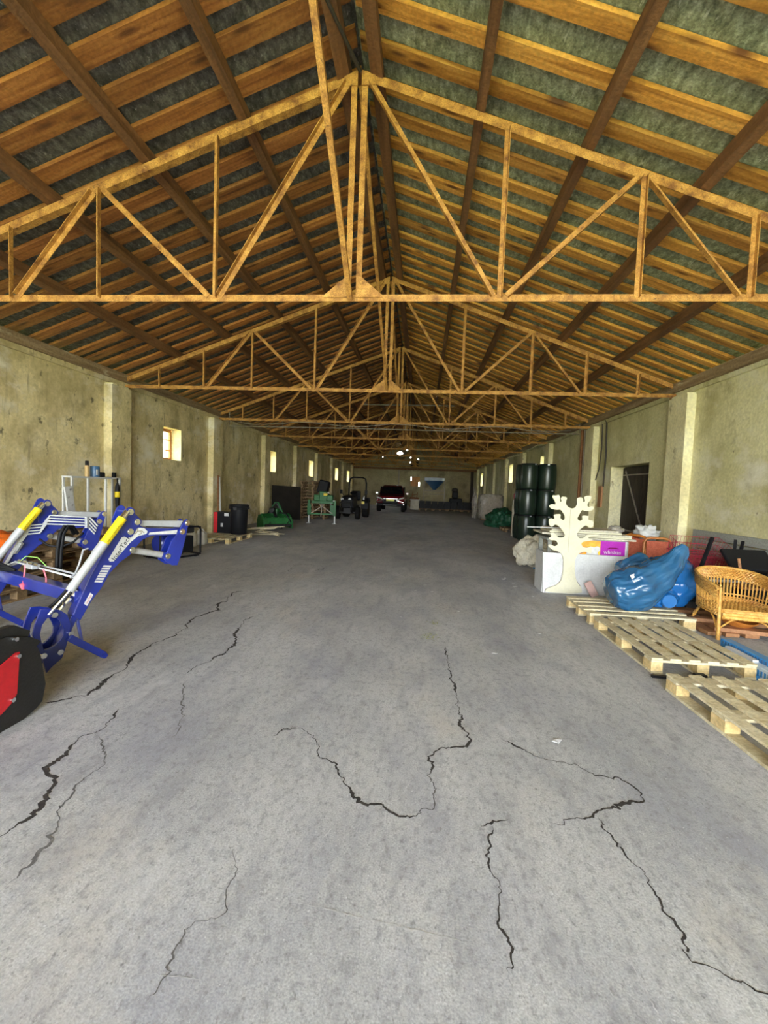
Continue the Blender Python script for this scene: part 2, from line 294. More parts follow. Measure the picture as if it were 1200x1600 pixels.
def ribbon(pts, wd, jit, step=.010, z=.0012):
    P = []
    for (x0, y0), (x1, y1) in zip(pts, pts[1:]):
        n = max(1, int(math.hypot(x1-x0, y1-y0)/step))
        for k in range(n): P.append(Vector((x0+(x1-x0)*k/n, y0+(y1-y0)*k/n, z)))
    P.append(Vector((*pts[-1], z))); m = M(); n = len(P)
    Q = [p+Vector((nz((i*.10, wd*777, 1)), nz((i*.10, wd*777, 9)), 0))*jit*1.8+Vector((nz((i*.37, wd*77, 3.3)), nz((i*.37, wd*77, 7.7)), 0))*jit*1.3+Vector((random.uniform(-1, 1), random.uniform(-1, 1), 0))*.0035 for i, p in enumerate(P)]
    for i, p in enumerate(Q):
        d = Q[min(i+2, n-1)]-Q[max(i-2, 0)]; d = d.normalized() if d.length > 1e-6 else Vector((0, 1, 0))
        s = Vector((-d.y, d.x, 0)); e = min(1, min(i, n-1-i)/9+.1)
        ww = wd*e*max(.32, .45+1.5*nz((i*.055, wd*999, 0.4))+random.random()*.55); o = random.uniform(-.2, .2)*ww
        m.v += [tuple(p-s*(ww/2+o)), tuple(p+s*(ww/2-o))]
    m.f = [(2*i, 2*i+1, 2*i+3, 2*i+2) for i in range(n-1)]; return m
for i, c in enumerate(CR):
    ob('floor_crack', ribbon(c, CW[i], .014 if i != 11 else .05), 'crack_soft' if i in (2, 4, 5, 11) else 'crack', floor)
for c in ([(-.47, 1.52), (.27, 1.44)], [(-.85, 1.22), (-.62, 1.23)], [(.75, 1.6), (.78, 1.05)], [(-.1, 2.0), (.02, 2.3)], [(-.55, 1.45), (-.34, 1.9)]):
    ob('floor_scratch', ribbon(c, .006, .002), 'scratch', floor)
# walls with real openings
WL = [(10.43, 11.24, 2.06, 2.88), (17.95, 18.8, 2.05, 2.95), (24.35, 25.36, 2.05, 2.96), (31.8, 32.9, 2.0, 2.92), (36.85, 38.1, 1.96, 2.9)]
WR = [(17.95, 18.75, 2.1, 3.1), (24.3, 25.3, 2.1, 3.1), (36.2, 37.5, 2.0, 3.07)]
DR = (9.88, 11.8, 0, 2.31)
def wall(x0, x1, H, holes):
    m = M(); y = Y0
    for (a, b, z0, z1) in sorted(holes):
        m.bb(x0, x1, y, a, -.05, H)
        if z0 > 0: m.bb(x0, x1, a, b, -.05, z0)
        m.bb(x0, x1, a, b, z1, H); y = b
    m.bb(x0, x1, y, Y1+.3, -.05, H); return m
wl = struct('wall_left', wall(XL-.45, XL, 3.57, WL), 'plaster')
wr = struct('wall_right', wall(XR, XR+.45, 3.60, WR+[DR]), 'plaster_right_lit')
def pil(x0, x1, k, mat, par, side):
    y = 8.39+(k-2)*4.319; m = M(); n = 12
    a, b = (x0, x1)
    def row(z):
        j = lambda s: .012*nz((k*7+s, z*3.1, s*2.7))+.006*nz((k*3+s, z*11, 5))
        return [(a, y+j(1), z), (b+j(2)*.6, y+j(1)+j(2), z), (b+j(3)*.6, y+.58+j(3), z), (a, y+.58+j(4), z)]
    for i in range(n+1): m.v += row(3.44*i/n)
    m.f = [(i*4+q, i*4+(q+1) % 4, i*4+4+(q+1) % 4, i*4+4+q) for i in range(n) for q in range(4)]+[(n*4, n*4+1, n*4+2, n*4+3)]
    ob('pilaster', m, mat, par, smooth=40)
    if side: ob('joint_crack', M().tube([(XR-.002+.006*nz((k, q*.9, 2)), y+.60+.015*nz((k, q*1.3, 7)), 3.42*q/24) for q in range(25)], [.008+.007*abs(nz((k*3, q*.8, 1))) for q in range(25)], 5), 'crack', par)
    ob('padstone', M().bb(min(a, b)-.0, max(a, b), y+.02, y+.5, 3.44, 3.47), 'wash', par)
for k in range(2, 10):
    pil(XL-.05, -6.305, k, 'plaster', wl, 0); pil(XR+.05, 4.652, k, 'wash', wr, 1)
# bits of broken plaster at the top edge of the walls
def ragged(x, mat, par, s):
    m = M(); y = Y0
    while y < Y1:
        d = random.uniform(.15, .5); h = random.uniform(.02, .10); m.bb(min(x, x-s*.05), max(x, x-s*.05), y, y+d, 3.50, 3.57+h); y += d
    ob('mortar_edge', m, mat, par, kind='stuff')
ragged(XL, 'plaster', wl, -1); ragged(XR, 'plaster_right_lit', wr, 1)
def plate(name, x):
    o = None; y = Y0; i = 0
    while y < Y1:
        L = min(random.uniform(4.5, 6.5), Y1-y); z = 3.67+random.uniform(-.012, .012); xx = x+random.uniform(-.015, .015)
        m = M().bb(xx-.09, xx+.09, y+.003, y+L-.003, z-.085, z+.085)
        if o is None: o = struct(name, m, 'plate_wood', bevel=.006)
        else: ob('wall_plate', m, 'plate_wood', o, bevel=.006)
        y += L
plate('trim_1', XL+.02); plate('trim_2', XR-.02)
def window(name, x, s, a, b, z0, z1):
    """x: room-side wall face, s: outward direction; timber frame set near the outer face"""
    xo = x+s*.30; fw = .075
    m = M().bb(xo-.03, xo+.03, a, a+fw, z0, z1).bb(xo-.03, xo+.03, b-fw, b, z0, z1).bb(xo-.03, xo+.03, a+fw, b-fw, z0, z0+fw).bb(xo-.03, xo+.03, a+fw, b-fw, z1-fw, z1)
    o = struct(name, m, 'frame_wood')
    ym = (a+b)/2
    for q in (1, 2): ob('muntin', M().bb(xo-.015, xo+.015, a+fw, b-fw, z0+(z1-z0)*q/3-.014, z0+(z1-z0)*q/3+.014), 'frame_wood', o)
    ob('mullion', M().bb(xo-.016, xo+.016, ym-.015, ym+.015, z0+fw, z1-fw), 'frame_wood', o)
    for i in range(3):
        for h in ((a+fw, ym-.015), (ym+.015, b-fw)):
            za = z0+(z1-z0)*i/3+.02; zb = z0+(z1-z0)*(i+1)/3-.02
            ob('pane', M().bb(xo-.003, xo+.003, h[0], h[1], max(za, z0+fw), min(zb, z1-fw)), 'glass', o)
    ob('reveal', M().bb(min(x, x+s*.27), max(x, x+s*.27), a-.0, b+.0, z0-.0, z0+.012), 'wash', o)
    ob('reveal', M().bb(min(x, x+s*.27), max(x, x+s*.27), b-.012, b, z0+.012, z1), 'wash', o)
for i, wn in enumerate(WL): window('window_%d' % (i+1), XL, -1, *wn)
for i, wn in enumerate(WR): window('window_%d' % (i+6), XR, 1, *wn)
# plank door in the right wall
dx = XR+.30
door = struct('door_1', M().bb(dx+.04, dx+.07, DR[0]-.02, DR[1]+.02, 0, DR[3]+.02), 'door_wood')
for i in range(11):
    y = DR[0]+i*.1745; ob('plank', M().bb(dx+.0, dx+.03, y+.004, y+.1705, .02, DR[3]-.03+random.uniform(-.01, .01)), 'door_wood', door)
for z in (.72, 2.1): ob('rail', M().bb(dx-.02, dx+.0, DR[0]+.1, DR[1]-.05, z-.015, z+.015), 'galv', door)
ob('brace', M().beam((dx-.018, DR[0]+.25, .1), (dx-.018, DR[1]-.2, 2.2), .02, .035), 'galv', door)
ob('brace', M().beam((dx-.010, DR[1]-.2, .1), (dx-.010, DR[0]+.3, 2.2), .012, .05), 'door_wood', door)
ob('reveal', M().bb(XR+.0, XR+.30, DR[1]-.015, DR[1]-.0, 0, DR[3]), 'wash', wr)
# end walls
def endwall(name, y, t, holes, mat):
    out = [(XL-.4, -.05), (XR+.4, -.05), (XR+.4, roofz(XR+.4)+.05), (XC, Z0+.05), (XL-.4, roofz(XL-.4)+.05)]
    loops = [out]+holes; vs = [Vector((a, b, 0)) for l in loops for a, b in l]
    tris = tessellate_polygon([[Vector((a, b, 0)) for a, b in l] for l in loops]); m = M()
    n = len(vs); m.v = [(v.x, y, v.y) for v in vs]+[(v.x, y+t, v.y) for v in vs]
    m.f = [tuple(t3) for t3 in tris]+[tuple(n+i for i in reversed(t3)) for t3 in tris]; b = 0
    for l in loops:
        k = len(l); m.f += [(b+i, b+(i+1) % k, n+b+(i+1) % k, n+b+i) for i in range(k)]; b += k
    return struct(name, m, mat)
def circ(x, z, r, q=1, n=10): return [(x+r*q*math.cos(2*math.pi*i/n), z+r*math.sin(2*math.pi*i/n)) for i in range(n)]
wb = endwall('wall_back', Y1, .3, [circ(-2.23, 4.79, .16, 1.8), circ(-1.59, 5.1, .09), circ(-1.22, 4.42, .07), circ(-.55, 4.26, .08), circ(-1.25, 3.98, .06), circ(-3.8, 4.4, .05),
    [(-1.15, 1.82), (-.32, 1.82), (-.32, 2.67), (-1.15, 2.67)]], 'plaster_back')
ob('pipe', M().cyl((-2.25, Y1-.06, .1), (-2.25, Y1-.06, 3.3), .06), 'galv', wb)
ob('tie_beam', M().bb(XL, XR, Y1-.14, Y1, 3.28, 3.46), 'purlin', wb)
ob('post', M().bb(4.25, 4.5, Y1-.2, Y1, 0, 3.3), 'door_wood', wb)
ob('hatch_cover', M().bb(-1.2, -.5, Y1-.06, Y1, 3.5, 4.25), 'door_wood', wb)
ob('shutter_board', M().bb(-1.08, -.42, Y1+.02, Y1+.05, 1.8, 2.68), 'frame_wood', wb); ob('shutter_board', M().bb(-.42, -.3, Y1+.03, Y1+.05, 2.2, 2.68).bb(-1.2, -1.08, Y1+.03, Y1+.05, 1.8, 2.3), 'frame_wood', wb)
wf = M().bb(XL-.4, -5.6, Y0-.3, Y0, -.05, 3.7).bb(4.2, XR+.4, Y0-.3, Y0, -.05, 3.7)  # unseen entrance wall, added to control how daylight comes in
struct('wall_front', wf, 'plaster')
# ------------------------------------------------------------------ roof
cs = 1/math.sqrt(1+SL*SL); ang = math.atan(SL)
def slope(s, dxa, dxb, y0, y1, d0, d1):
    """solid on a roof slope; s = side, dx = distance from ridge, d = height above the board underside"""
    m = M(); P = []
    for dxx in (dxa, dxb):
        for y in (y0, y1):
            for d in (d0, d1): P.append((XC+s*dxx, y, Z0-SL*dxx+d))
    return m.add(P, [(0, 1, 3, 2), (4, 6, 7, 5), (0, 4, 5, 1), (2, 3, 7, 6), (0, 2, 6, 4), (1, 5, 7, 3)])
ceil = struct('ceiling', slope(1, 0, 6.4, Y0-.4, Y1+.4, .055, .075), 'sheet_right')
ob('roof_sheet', slope(-1, 0, 6.5, Y0-.4, Y1+.4, .055, .075), 'sheet_left_shaded', ceil)
for s in (-1, 1):
    for dxx in (.17, 1.23, 2.30, 3.40, 4.48):
        ob('purlin', slope(s, dxx-(.042 if dxx > .5 else .062), dxx+(.042 if dxx > .5 else .062), Y0, Y1, -.125-.03*(dxx < .5), -.002), 'purlin', ceil)
    y = .55-.392*15 if s > 0 else .40-.392*20; Lr = 6.3 if s < 0 else 6.15
    base = None
    while y < Y1:
        wd = .165+random.uniform(-.025, .025)
        if y > Y0:
            if base is None or random.random() < .12:
                base = M().add(slope(s, .02, Lr, -wd/2, wd/2, 0, .045).v, slope(1, 0, 1, 0, 1, 0, 1).f)
                base.v = [((x-XC), yy, z-Z0) for x, yy, z in base.v]
                # local frame: along slope
                R = Matrix.Rotation(ang*s, 4, 'Y'); bv = [R.inverted() @ Vector(v) for v in base.v]
                o = ob('roof_board', M().add(bv, base.f), 'board' if s > 0 else 'board_left_shaded', ceil); first = o
            else:
                o = first.copy(); COL.objects.link(o); o.parent = ceil
            o.location = (XC, y, Z0); o.rotation_euler = (random.uniform(-.004, .004), ang*s, random.uniform(-.004, .004)*1.2)
        y += .392+random.uniform(-.035, .035)
# ------------------------------------------------------------------ trusses
def angle(a, b, wd=.065, t=.007, n=(0, -1, 0)):
    """steel angle section from a to b: one leg flat to n, other leg along n"""
    a, b, n = Vector(a), Vector(b), Vector(n); d = (b-a).normalized(); sd = d.cross(n).normalized(); m = M()
    P = [(-wd/2, 0), (wd/2, 0), (wd/2, -t), (-wd/2+t, -t), (-wd/2+t, -wd), (-wd/2, -wd)]
    return m.prism([(p, q) for p, q in P], (a+b)/2, sd, n, d, (b-a).length)
ORD = ['nearest', 'second nearest', 'third', 'fourth', 'fifth', 'sixth', 'seventh', 'eighth', 'last']
CH = 3.52
def top(dxx): return 5.745-SL*dxx
Yt = lambda k: 4.63+(k-1)*4.319
def truss():
    y = Yt(1); r = thing('roof_truss', '', 'truss', (XC, y, CH), 'steel roof trusses across the hall')
    P = lambda dxx, z, dy=0: (XC+dxx, y+dy, z)
    ob('bottom_chord', angle(P(-5.72, CH), P(0, CH), .07), 'rust_steel', r); ob('bottom_chord', angle(P(0, CH), P(5.62, CH), .07), 'rust_steel', r)
    for s in (-1, 1):
        ob('top_chord', angle(P(s*.04, top(.04)), P(s*5.62, top(5.62)), .085), 'rust_steel', r)
        for dxx in (1.5, 2.83, 3.87, 4.85): ob('web_post', angle(P(s*dxx, CH), P(s*dxx, top(dxx)-.02), .05, n=(0, 1, 0)), 'rust_steel', r)
        for (d0, z0, d1, z1) in ((.12, top(.12)-.05, 1.44, CH+.02), (1.57, CH+.02, 2.79, top(2.79)-.03), (2.88, top(2.88)-.04, 3.78, CH+.02)):
            ob('web_diagonal', angle(P(s*d0, z0), P(s*d1, z1), .058, n=(0, 1, 0)), 'rust_steel', r)
        ob('king_post', angle(P(s*.055, CH), P(s*.055, top(.05)), .06), 'rust_steel', r)
        ob('gusset_plate', M().prism([(s*.03, .0), (s*.31, .0), (s*.31, .02), (s*.08, .21), (s*.03, .21)], P(0, CH, -.012), (1, 0, 0), (0, 0, 1), (0, -1, 0), .008), 'rust_steel', r)
        ob('apex_plate', M().prism([(s*.02, .03), (s*.16, -.03), (s*.16, -.12), (s*.02, -.12)], P(0, top(0), -.01), (1, 0, 0), (0, 0, 1), (0, -1, 0), .008), 'rust_steel', r)
        ob('bearing_plate', M().bb(XC+s*5.62-.12, XC+s*5.62+.12, y-.1, y+.1, CH-.045, CH-.036), 'rust_steel', r)
    return r
t0 = truss(); trs = [t0]
for k in range(2, 10): trs.append(dup(t0, (XC, Yt(k), CH)))
for k, t in enumerate(trs):
    t['label'] = ('%s rusty steel roof truss from the entrance spanning between the walls' % ORD[k]) if k < 8 else 'last rusty steel roof truss close before the back wall'
MW[trs[0].name] = Matrix.Translation((XC, Yt(1), CH))
for k in range(1, 9):
    MW[trs[k].name] = Matrix.Translation((XC, Yt(k+1), CH))
    y = Yt(k+1); ob('sway_brace', angle((XC+.02, y-.03, CH+.02), (XC+.03, Yt(k)+.03, top(0)-.08), .045, n=(1, 0, 0)), 'rust_steel', trs[k])
y = Yt(1); ob('sway_brace', angle((XC-.0, y-.03, CH-.03), (XC-.03, 1.6, 5.78), .05, n=(1, 0, 0)), 'rust_steel', trs[0])
ob('wind_brace', M().cyl((XC+.0, y-.02, top(0)+.01), (-1.13, 3.4, 5.68), .018, 8), 'cable', trs[0])
# ------------------------------------------------------------------ services
cp = thing('conduit_pipe', 'thin grey pipe hung across the hall beneath the third truss', 'pipe', (-1, 13.3, 3.3))
ob('pipe_run', M().tube([(-6.1, 13.3, 3.75), (-6.1, 13.3, 3.31), (-2, 13.3, 3.33), (2, 13.3, 3.32), (4.46, 13.3, 3.33), (4.46, 13.3, 3.6)], .016, 8), 'galv', cp)
for x in (-4.4, -2.6, -.6, 1.3, 3.1): ob('hanger', M().cyl((x, 13.3, 3.32), (x, 13.28, CH+.0), .009, 6), 'galv', cp)
def sag(x0, x1, y, z, amp, n, ph=0):
    return [(x0+(x1-x0)*i/n, y+.03*math.sin(i*1.3), z-amp*(.5+.5*math.sin(i*.55+ph))-.02*random.random()) for i in range(n+1)]
tag(ob('power_cable', M().tube(sag(-5.8, 4.2, Yt(3)-.06, CH-.04, .10, 40), .011, 6), 'galv', smooth=60), 'pale sagging cable tied along the third truss bottom chord', 'cable')
cp2 = thing('conduit_pipe', 'long pale pipe hung across behind the fourth truss near the ridge', 'pipe', (-1, 18.2, 4.6))
ob('pipe_run', M().cyl((-2.7, 18.2, 4.98), (1.15, 18.2, 5.0), .03, 8), 'galv', cp2)
for x in (-2.5, -.8, 1.0): ob('hanger', M().cyl((x, 18.2, 4.98), (x, 18.2, roofz(x)-.13 if abs(x-XC) < 3 else 5.2), .01, 6), 'galv', cp2)
rp = thing('wall_pipe', 'rusty vertical pipe fixed to the right wall beside a pilaster', 'pipe', (4.74, 13.8, 0))
ob('pipe_run', M().cyl((4.73, 13.8, .9), (4.73, 13.8, 3.52), .045, 10), 'rust_pipe', rp); ob('pipe_run', M().cyl((4.74, 13.62, 1.4), (4.74, 13.62, 3.52), .018, 8), 'galv', rp)
wc = thing('wall_cable', 'black cable looping down the right wall to a wooden board', 'cable', (4.78, 12.2, 1.3))
ob('cord', M().tube([(4.6, 13.7, 3.58), (4.7, 13.3, 3.74), (4.76, 12.9, 3.78), (4.77, 12.4, 3.72), (4.77, 12.15, 3.5), (4.78, 12.1, 2.6), (4.78, 12.15, 1.8)], .02, 8), 'cable', wc, smooth=60)
ob('cord', M().tube([(4.77, 12.45, 3.7), (4.78, 12.4, 2.9), (4.78, 12.5, 2.3), (4.79, 12.75, 1.95)], .016, 8), 'cable', wc, smooth=60)
ob('back_board', M().bb(4.76, 4.80, 12.2, 12.42, 1.25, 1.82), 'brown_wood', wc)
# ------------------------------------------------------------------ pallets
def pallet(name, label, W, L, nb, mat, loc, along='y', bw=.095, group=None):
    """boards run along local y, width W along x"""
    r = thing(name, label, 'pallet', (0, 0, 0), group)
    def A(x0, x1, y0, y1, z0, z1):
        j = .003
        m = M()
        if along == 'y': m.bb(x0, x1, y0, y1, z0, z1)
        else: m.bb(y0, y1, x0, x1, z0, z1)
        return m
    for i in range(3):      # runners on the floor
        x = (-W/2+.05, 0, W/2-.05)[i]
        ob('runner_board', A(x-.05, x+.05, -L/2, L/2, 0, .022), mat, r, bevel=.003)
        for q in range(3):
            y = (-L/2+.075, 0, L/2-.075)[q]; ob('block', A(x-.05, x+.05, y-.07, y+.07, .022, .10), 'block' if mat == 'pallet' else mat, r, bevel=.003)
    for q in range(3):
        y = (-L/2+.07, 0, L/2-.07)[q]; ob('stringer_board', A(-W/2, W/2, y-.065, y+.065, .10, .122), mat, r, bevel=.003)
    for i in range(nb):
        x = -W/2+bw/2+(W-bw)*i/(nb-1); e = random.uniform(-.006, .006); z = .122+random.uniform(0, .003)
        ob('deck_board', A(x-bw/2+random.uniform(-.004, .004), x+bw/2+random.uniform(-.004, .004), -L/2+e, L/2+e, z, z+.017), mat, r, bevel=.002)
    r.location = loc; return r
G = 'wooden pallets beside the right wall'
pallet('wooden_pallet', 'empty pale wooden pallet nearest the entrance by the right wall', .98, 1.2, 6, 'pallet', (2.53, 3.07, 0), group=G).rotation_euler = (0, 0, .03)
pallet('wooden_pallet', 'empty pale wooden pallet between the bagged pallet and the nearest one', .88, 1.28, 6, 'pallet', (2.51, 4.63, 0), group=G).rotation_euler = (0, 0, .01)
pallet('wooden_pallet', 'pale wooden pallet carrying the blue plastic bags', .86, 1.22, 5, 'pallet', (2.67, 5.82, 0), along='x', group=G)
bar = thing('steel_bar', 'black steel bar lying against the middle pallet end', 'bar', (2.25, 3.94, .05))
ob('shaft', M().beam((2.04, 3.90, .012), (2.40, 3.88, .012), .03, .022), 'black', bar); ob('head', M().bb(2.37, 2.46, 3.84, 3.90, .0, .07), 'black', bar, bevel=.006)
# ------------------------------------------------------------------ loader
U = Vector((.447, .894, 0)); NL = Vector((.894, -.447, 0)); ZU = Vector((0, 0, 1)); PL = Vector((-2.71, 3.49, 0)); WO = Vector((-1.35, .6, 0))
def lp(s, z, off=0., n=0.): return PL+U*s+ZU*z+WO*off+NL*n
ARM = [(-0.226, 0.414), (-0.097, 0.717), (0.064, 1.017), (0.138, 1.153), (0.193, 1.218), (0.283, 1.18), (0.342, 1.113), (0.396, 1.098), (0.72, 1.074), (0.72, 1.01), (0.427, 1.018), (0.355, 0.993), (0.285, 0.923), (0.234, 0.858), (0.156, 0.81), (0.065, 0.72), (-0.002, 0.602), (-0.083, 0.502), (-0.165, 0.357)]
KN = [(0.149, 1.06), (0.15, 1.169), (0.183, 1.253), (0.20, 1.285), (0.23, 1.30), (0.258, 1.285), (0.275, 1.233), (0.307, 1.2), (0.325, 1.165), (0.313, 1.122), (0.284, 1.09), (0.25, 1.03), (0.205, 1.02)]
BR = [(0.765, 1.15), (0.785, 1.165), (0.81, 1.15), (0.803, 1.106), (0.773, 0.972), (0.733, 0.821), (0.688, 0.711), (0.632, 0.718), (0.557, 0.775), (0.571, 0.82), (0.629, 0.965), (0.699, 1.036), (0.724, 1.091)]
STK = [(0.162, 1.029), (0.216, 1.038), (0.241, 1.049), (0.284, 1.107), (0.363, 1.1), (0.395, 1.065), (0.381, 1.044), (0.302, 1.027), (0.24, 0.98), (0.175, 0.909), (0.094, 0.822), (0.062, 0.824), (0.05, 0.845)]
TO = [(-0.445, 0.515), (-0.382, 0.507), (-0.316, 0.482), (-0.267, 0.434), (-0.24, 0.349), (-0.254, 0.273), (-0.272, 0.182), (-0.304, 0.086), (-0.375, 0.036), (-0.409, 0.0), (-0.434, 0.118), (-0.471, 0.23), (-0.499, 0.329), (-0.482, 0.409)]
TI_ = [(-.40, .405), (-0.378, 0.419), (-.363, .40), (-0.348, 0.375), (-0.339, 0.33), (-.339, .30), (-0.347, 0.27), (-.362, .245), (-.38, .226), (-0.39, 0.226), (-0.405, 0.25), (-.414, .28), (-0.416, 0.32), (-0.412, 0.37)]
TI = [(-.405, .435), (-0.375, 0.448), (-.350, .435), (-0.322, 0.405), (-0.300, 0.355), (-.288, .315), (-0.295, 0.27), (-.318, .235), (-.352, .205), (-0.40, 0.19), (-0.425, 0.19), (-.440, .25), (-0.452, 0.32), (-0.438, 0.39)]
ld = thing('front_loader', 'blue tractor front loader with yellow cylinders standing by the left wall', 'loader', tuple(PL+U*(-.4)))
for k in (0, 1):
    nf = -.05
    arm = ob('loader_arm', M().prism(ARM, lp(0, 0, k, nf), U, ZU, NL, .10), 'blue', ld, bevel=.008)
    ob('knuckle_plate', M().prism(KN, lp(0, 0, k, .006), U, ZU, NL, .014), 'blue', ld, bevel=.003)
    ob('knuckle_plate', M().prism(KN, lp(-.015, .01, k, -.115), U, ZU, NL, .014), 'blue', ld, bevel=.003)
    ob('bucket_bracket', M().prism(BR, lp(0, 0, k, .008), U, ZU, NL, .016), 'blue', ld, bevel=.003)
    ob('bucket_bracket', M().prism(BR, lp(0, 0, k, -.10), U, ZU, NL, .016), 'blue', ld, bevel=.003)
    ob('levelling_bar', M().prism([(.30, 1.172), (.775, 1.147), (.735, 1.085), (.33, 1.117)], lp(0, 0, k, -.045), U, ZU, NL, .05), 'silver', ld, bevel=.006)
    for (s, z) in ((.228, 1.253), (.288, 1.16), (.228, 1.076), (.79, 1.127), (.735, 1.043), (.586, .814), (.246, .909)):
        ob('pin', M().cyl(lp(s, z, k, -.13), lp(s, z, k, .03), .018, 12).cyl(lp(s, z, k, .012), lp(s, z, k, .022), .028, 12), 'chrome', ld, smooth=40)
    for (s, z) in ((.228, 1.253), (.288, 1.16)):
        ob('pin_boss', M().cyl(lp(s, z, k, .004), lp(s, z, k, .02), .038, 16), 'blue', ld, smooth=40)
    ob('tilt_cylinder', M().cyl(lp(.275, .90, k, -.04), lp(.56, .825, k, -.04), .030, 16).cyl(lp(.24, .91, k, -.04), lp(.29, .897, k, -.04), .024, 12), 'grey_paint', ld, smooth=40)
    ob('cylinder_lug', M().cyl(lp(.586, .814, k, -.09), lp(.586, .814, k, .0), .04, 14), 'blue', ld, smooth=40)
    q = .115
    ob('lift_cylinder', M().cyl(lp(-.075, .925, k, -.04+q), lp(-.277, .640, k, -.04+q), .034, 18).cyl(lp(-.02, 1.0, k, -.04+q), lp(-.085, .912, k, -.04+q), .038, 18), 'silver', ld, smooth=40)
    ob('cylinder_rod', M().cyl(lp(-.277, .640, k, -.04+q), lp(-.405, .47, k, -.02+q*.5), .011, 12), 'chrome', ld, smooth=40); ob('cylinder_eye', M().cyl(lp(.12, 1.195, k, -.04+q), lp(.17, 1.262, k, -.04+q), .026, 12), 'chrome', ld, smooth=40)
    sl = ob('yellow_sleeve', M().cyl(lp(.128, 1.205, k, -.04+q), lp(-.045, .965, k, -.04+q), .037, 18), 'yellow', ld, smooth=40, label='yellow warning sleeve on lift cylinder')
    dd = (lp(.128, 1.205)-lp(-.045, .965)).normalized()
    text('Inter-Tech  Front Loader', .017, lp(.04, 1.083, k, -.04+q+.0385), dd, NL.cross(dd), NL, 'black', sl)
    ob('tower', M().ring(TO, TI, lp(0, 0, k, -.0), U, ZU, NL, .022), 'blue', ld, bevel=.003)
    ob('tower', M().ring(TO, TI, lp(-.02, .0, k, -.13), U, ZU, NL, .022), 'blue', ld, bevel=.003)
    ob('tower_plate', M().beam(lp(-.34, .10, k, -.06), lp(-.205, .40, k, -.06), .10, .05, NL), 'blue', ld, bevel=.004)
    for (s, z) in ((-.36, .456), (-.434, .15), (-.322, .145), (-.245, .275)):
        ob('bolt', M().cyl(lp(s, z, k, -.01), lp(s, z, k, .032), .022, 10), 'chrome', ld, smooth=40)
    ob('parking_stand', M().beam(lp(-.265, .25, k, .03), lp(.0, .025, k, .03), .035, .055, NL).beam(lp(-.175, .40, k, -.05), lp(-.16, .17, k, .01), .02, .022, NL), 'blue', ld, bevel=.004)
    ob('stand_foot', M().cyl(lp(-.005, .025, k, -.0), lp(-.005, .025, k, .06), .024, 12), 'blue', ld, smooth=40)
    if k: continue
    st = ob('sticker', M().prism(STK, lp(0, 0, k, .0008), U, ZU, NL, .0016), 'white', ld, label='white lettered sticker on the arm')
    d1 = Vector((U.x*.105, U.y*.105, .147)).normalized()
    if k == 0:
        text('InterTech', .062, lp(.160, .935, 0, .0022), d1, NL.cross(d1), NL, 'black', st)
        stg = ob('stag_emblem', M().tube([lp(.28, 1.05, 0, .002), lp(.30, 1.075, 0, .002), lp(.34, 1.075, 0, .002), lp(.36, 1.055, 0, .002)], .004, 6).tube([lp(.30, 1.075, 0, .002), lp(.305, 1.10, 0, .002)], .003, 6).tube([lp(.31, 1.04, 0, .002), lp(.335, 1.052, 0, .002), lp(.33, 1.07, 0, .002)], .003, 6), 'ink', st)
    ob('strip_sticker', M().prism([(.413, 1.055), (.694, 1.062), (.684, 1.022), (.402, 1.035)], lp(0, 0, k, .0008), U, ZU, NL, .0016), 'white', ld, label='white strip sticker')
    for i in range(7):
        a = i/7; ss = .012-.075*a; zz = .80-.142*a; w1 = .066-.008*a
        ob('stripe', M().prism([(ss, zz), (ss+w1, zz-.012), (ss+w1-.009, zz-.027), (ss-.008, zz-.014)], lp(0, 0, k, .0008), U, ZU, NL, .0016), 'white', ld)
    tg = ob('badge', M().prism([(-.093, .58), (-.070, .557), (-.117, .472), (-.140, .495)], lp(0, 0, k, .0008), U, ZU, NL, .0016), 'white', ld)
    d2 = Vector((U.x*.045, U.y*.045, .085)).normalized(); text('InterTech', .024, lp(-.105, .526, k, .002), d2, NL.cross(d2), NL, 'red', tg, sx=.8)
cy_a, cy_b = lp(-.13, .545, 0, -.05), lp(-.13, .545, 1, .0)
ob('cross_tube', M().beam(cy_a, cy_b, .11, .11), 'blue', ld, bevel=.01)
ob('tie_plate', M().prism([(.18, 1.11), (.66, 1.09), (.66, .98), (.42, .98), (.25, .98)], lp(0, 0, 1, .005), U, ZU, NL, .01), 'blue', ld)
PIPE = [(0.712, 0.973), (0.632, 1.071), (0.601, 1.077), (0.244, 1.11), (0.182, 1.017), (0.075, 1.014), (-0.012, 0.884), (-0.036, 0.847), (-0.127, 0.663), (-0.208, 0.538)]
for i in range(4):
    o2 = -.030*i; ob('hydraulic_pipe', M().tube([lp(s+.35*o2, z+o2+(.02 if i else .02), 1, .03) for s, z in PIPE], 0.0085, 8), 'pipe_zinc', ld, smooth=60)
ob('pipe_clamp', M().box(lp(-.03, .81, 1, .03), (.03, .03, .13), Matrix.Rotation(.6, 3, 'Y')), 'silver', ld); ob('pipe_clamp', M().box(lp(.60, 1.04, 1, .03), (.03, .03, .13)), 'silver', ld)
for i in range(2):
    e = .03*i; ob('hose', M().tube([lp(.02+e, .62, .55), lp(.03+e, .85, .55), lp(.05+e, 1.0, .55), lp(.09+e, 1.07, .55), lp(.15+e, 1.06, .58), lp(.22+e, .98, .62)], .016, 10), 'black', ld, smooth=60)
ob('hose', M().tube([lp(.10, .9, .9), lp(.14, .84, .85), lp(.22, .82, .8), lp(.30, .87, .75), lp(.36, .97, .7)], .011, 8), 'black', ld, smooth=60)
for i in range(3): ob('hose', M().tube([lp(-.45, .55+.04*i, 1.15), lp(-.38, .63+.05*i, .95), lp(-.28, .66+.03*i, .8), lp(-.2, .655, .72)], .014, 8), 'black', ld, smooth=60)
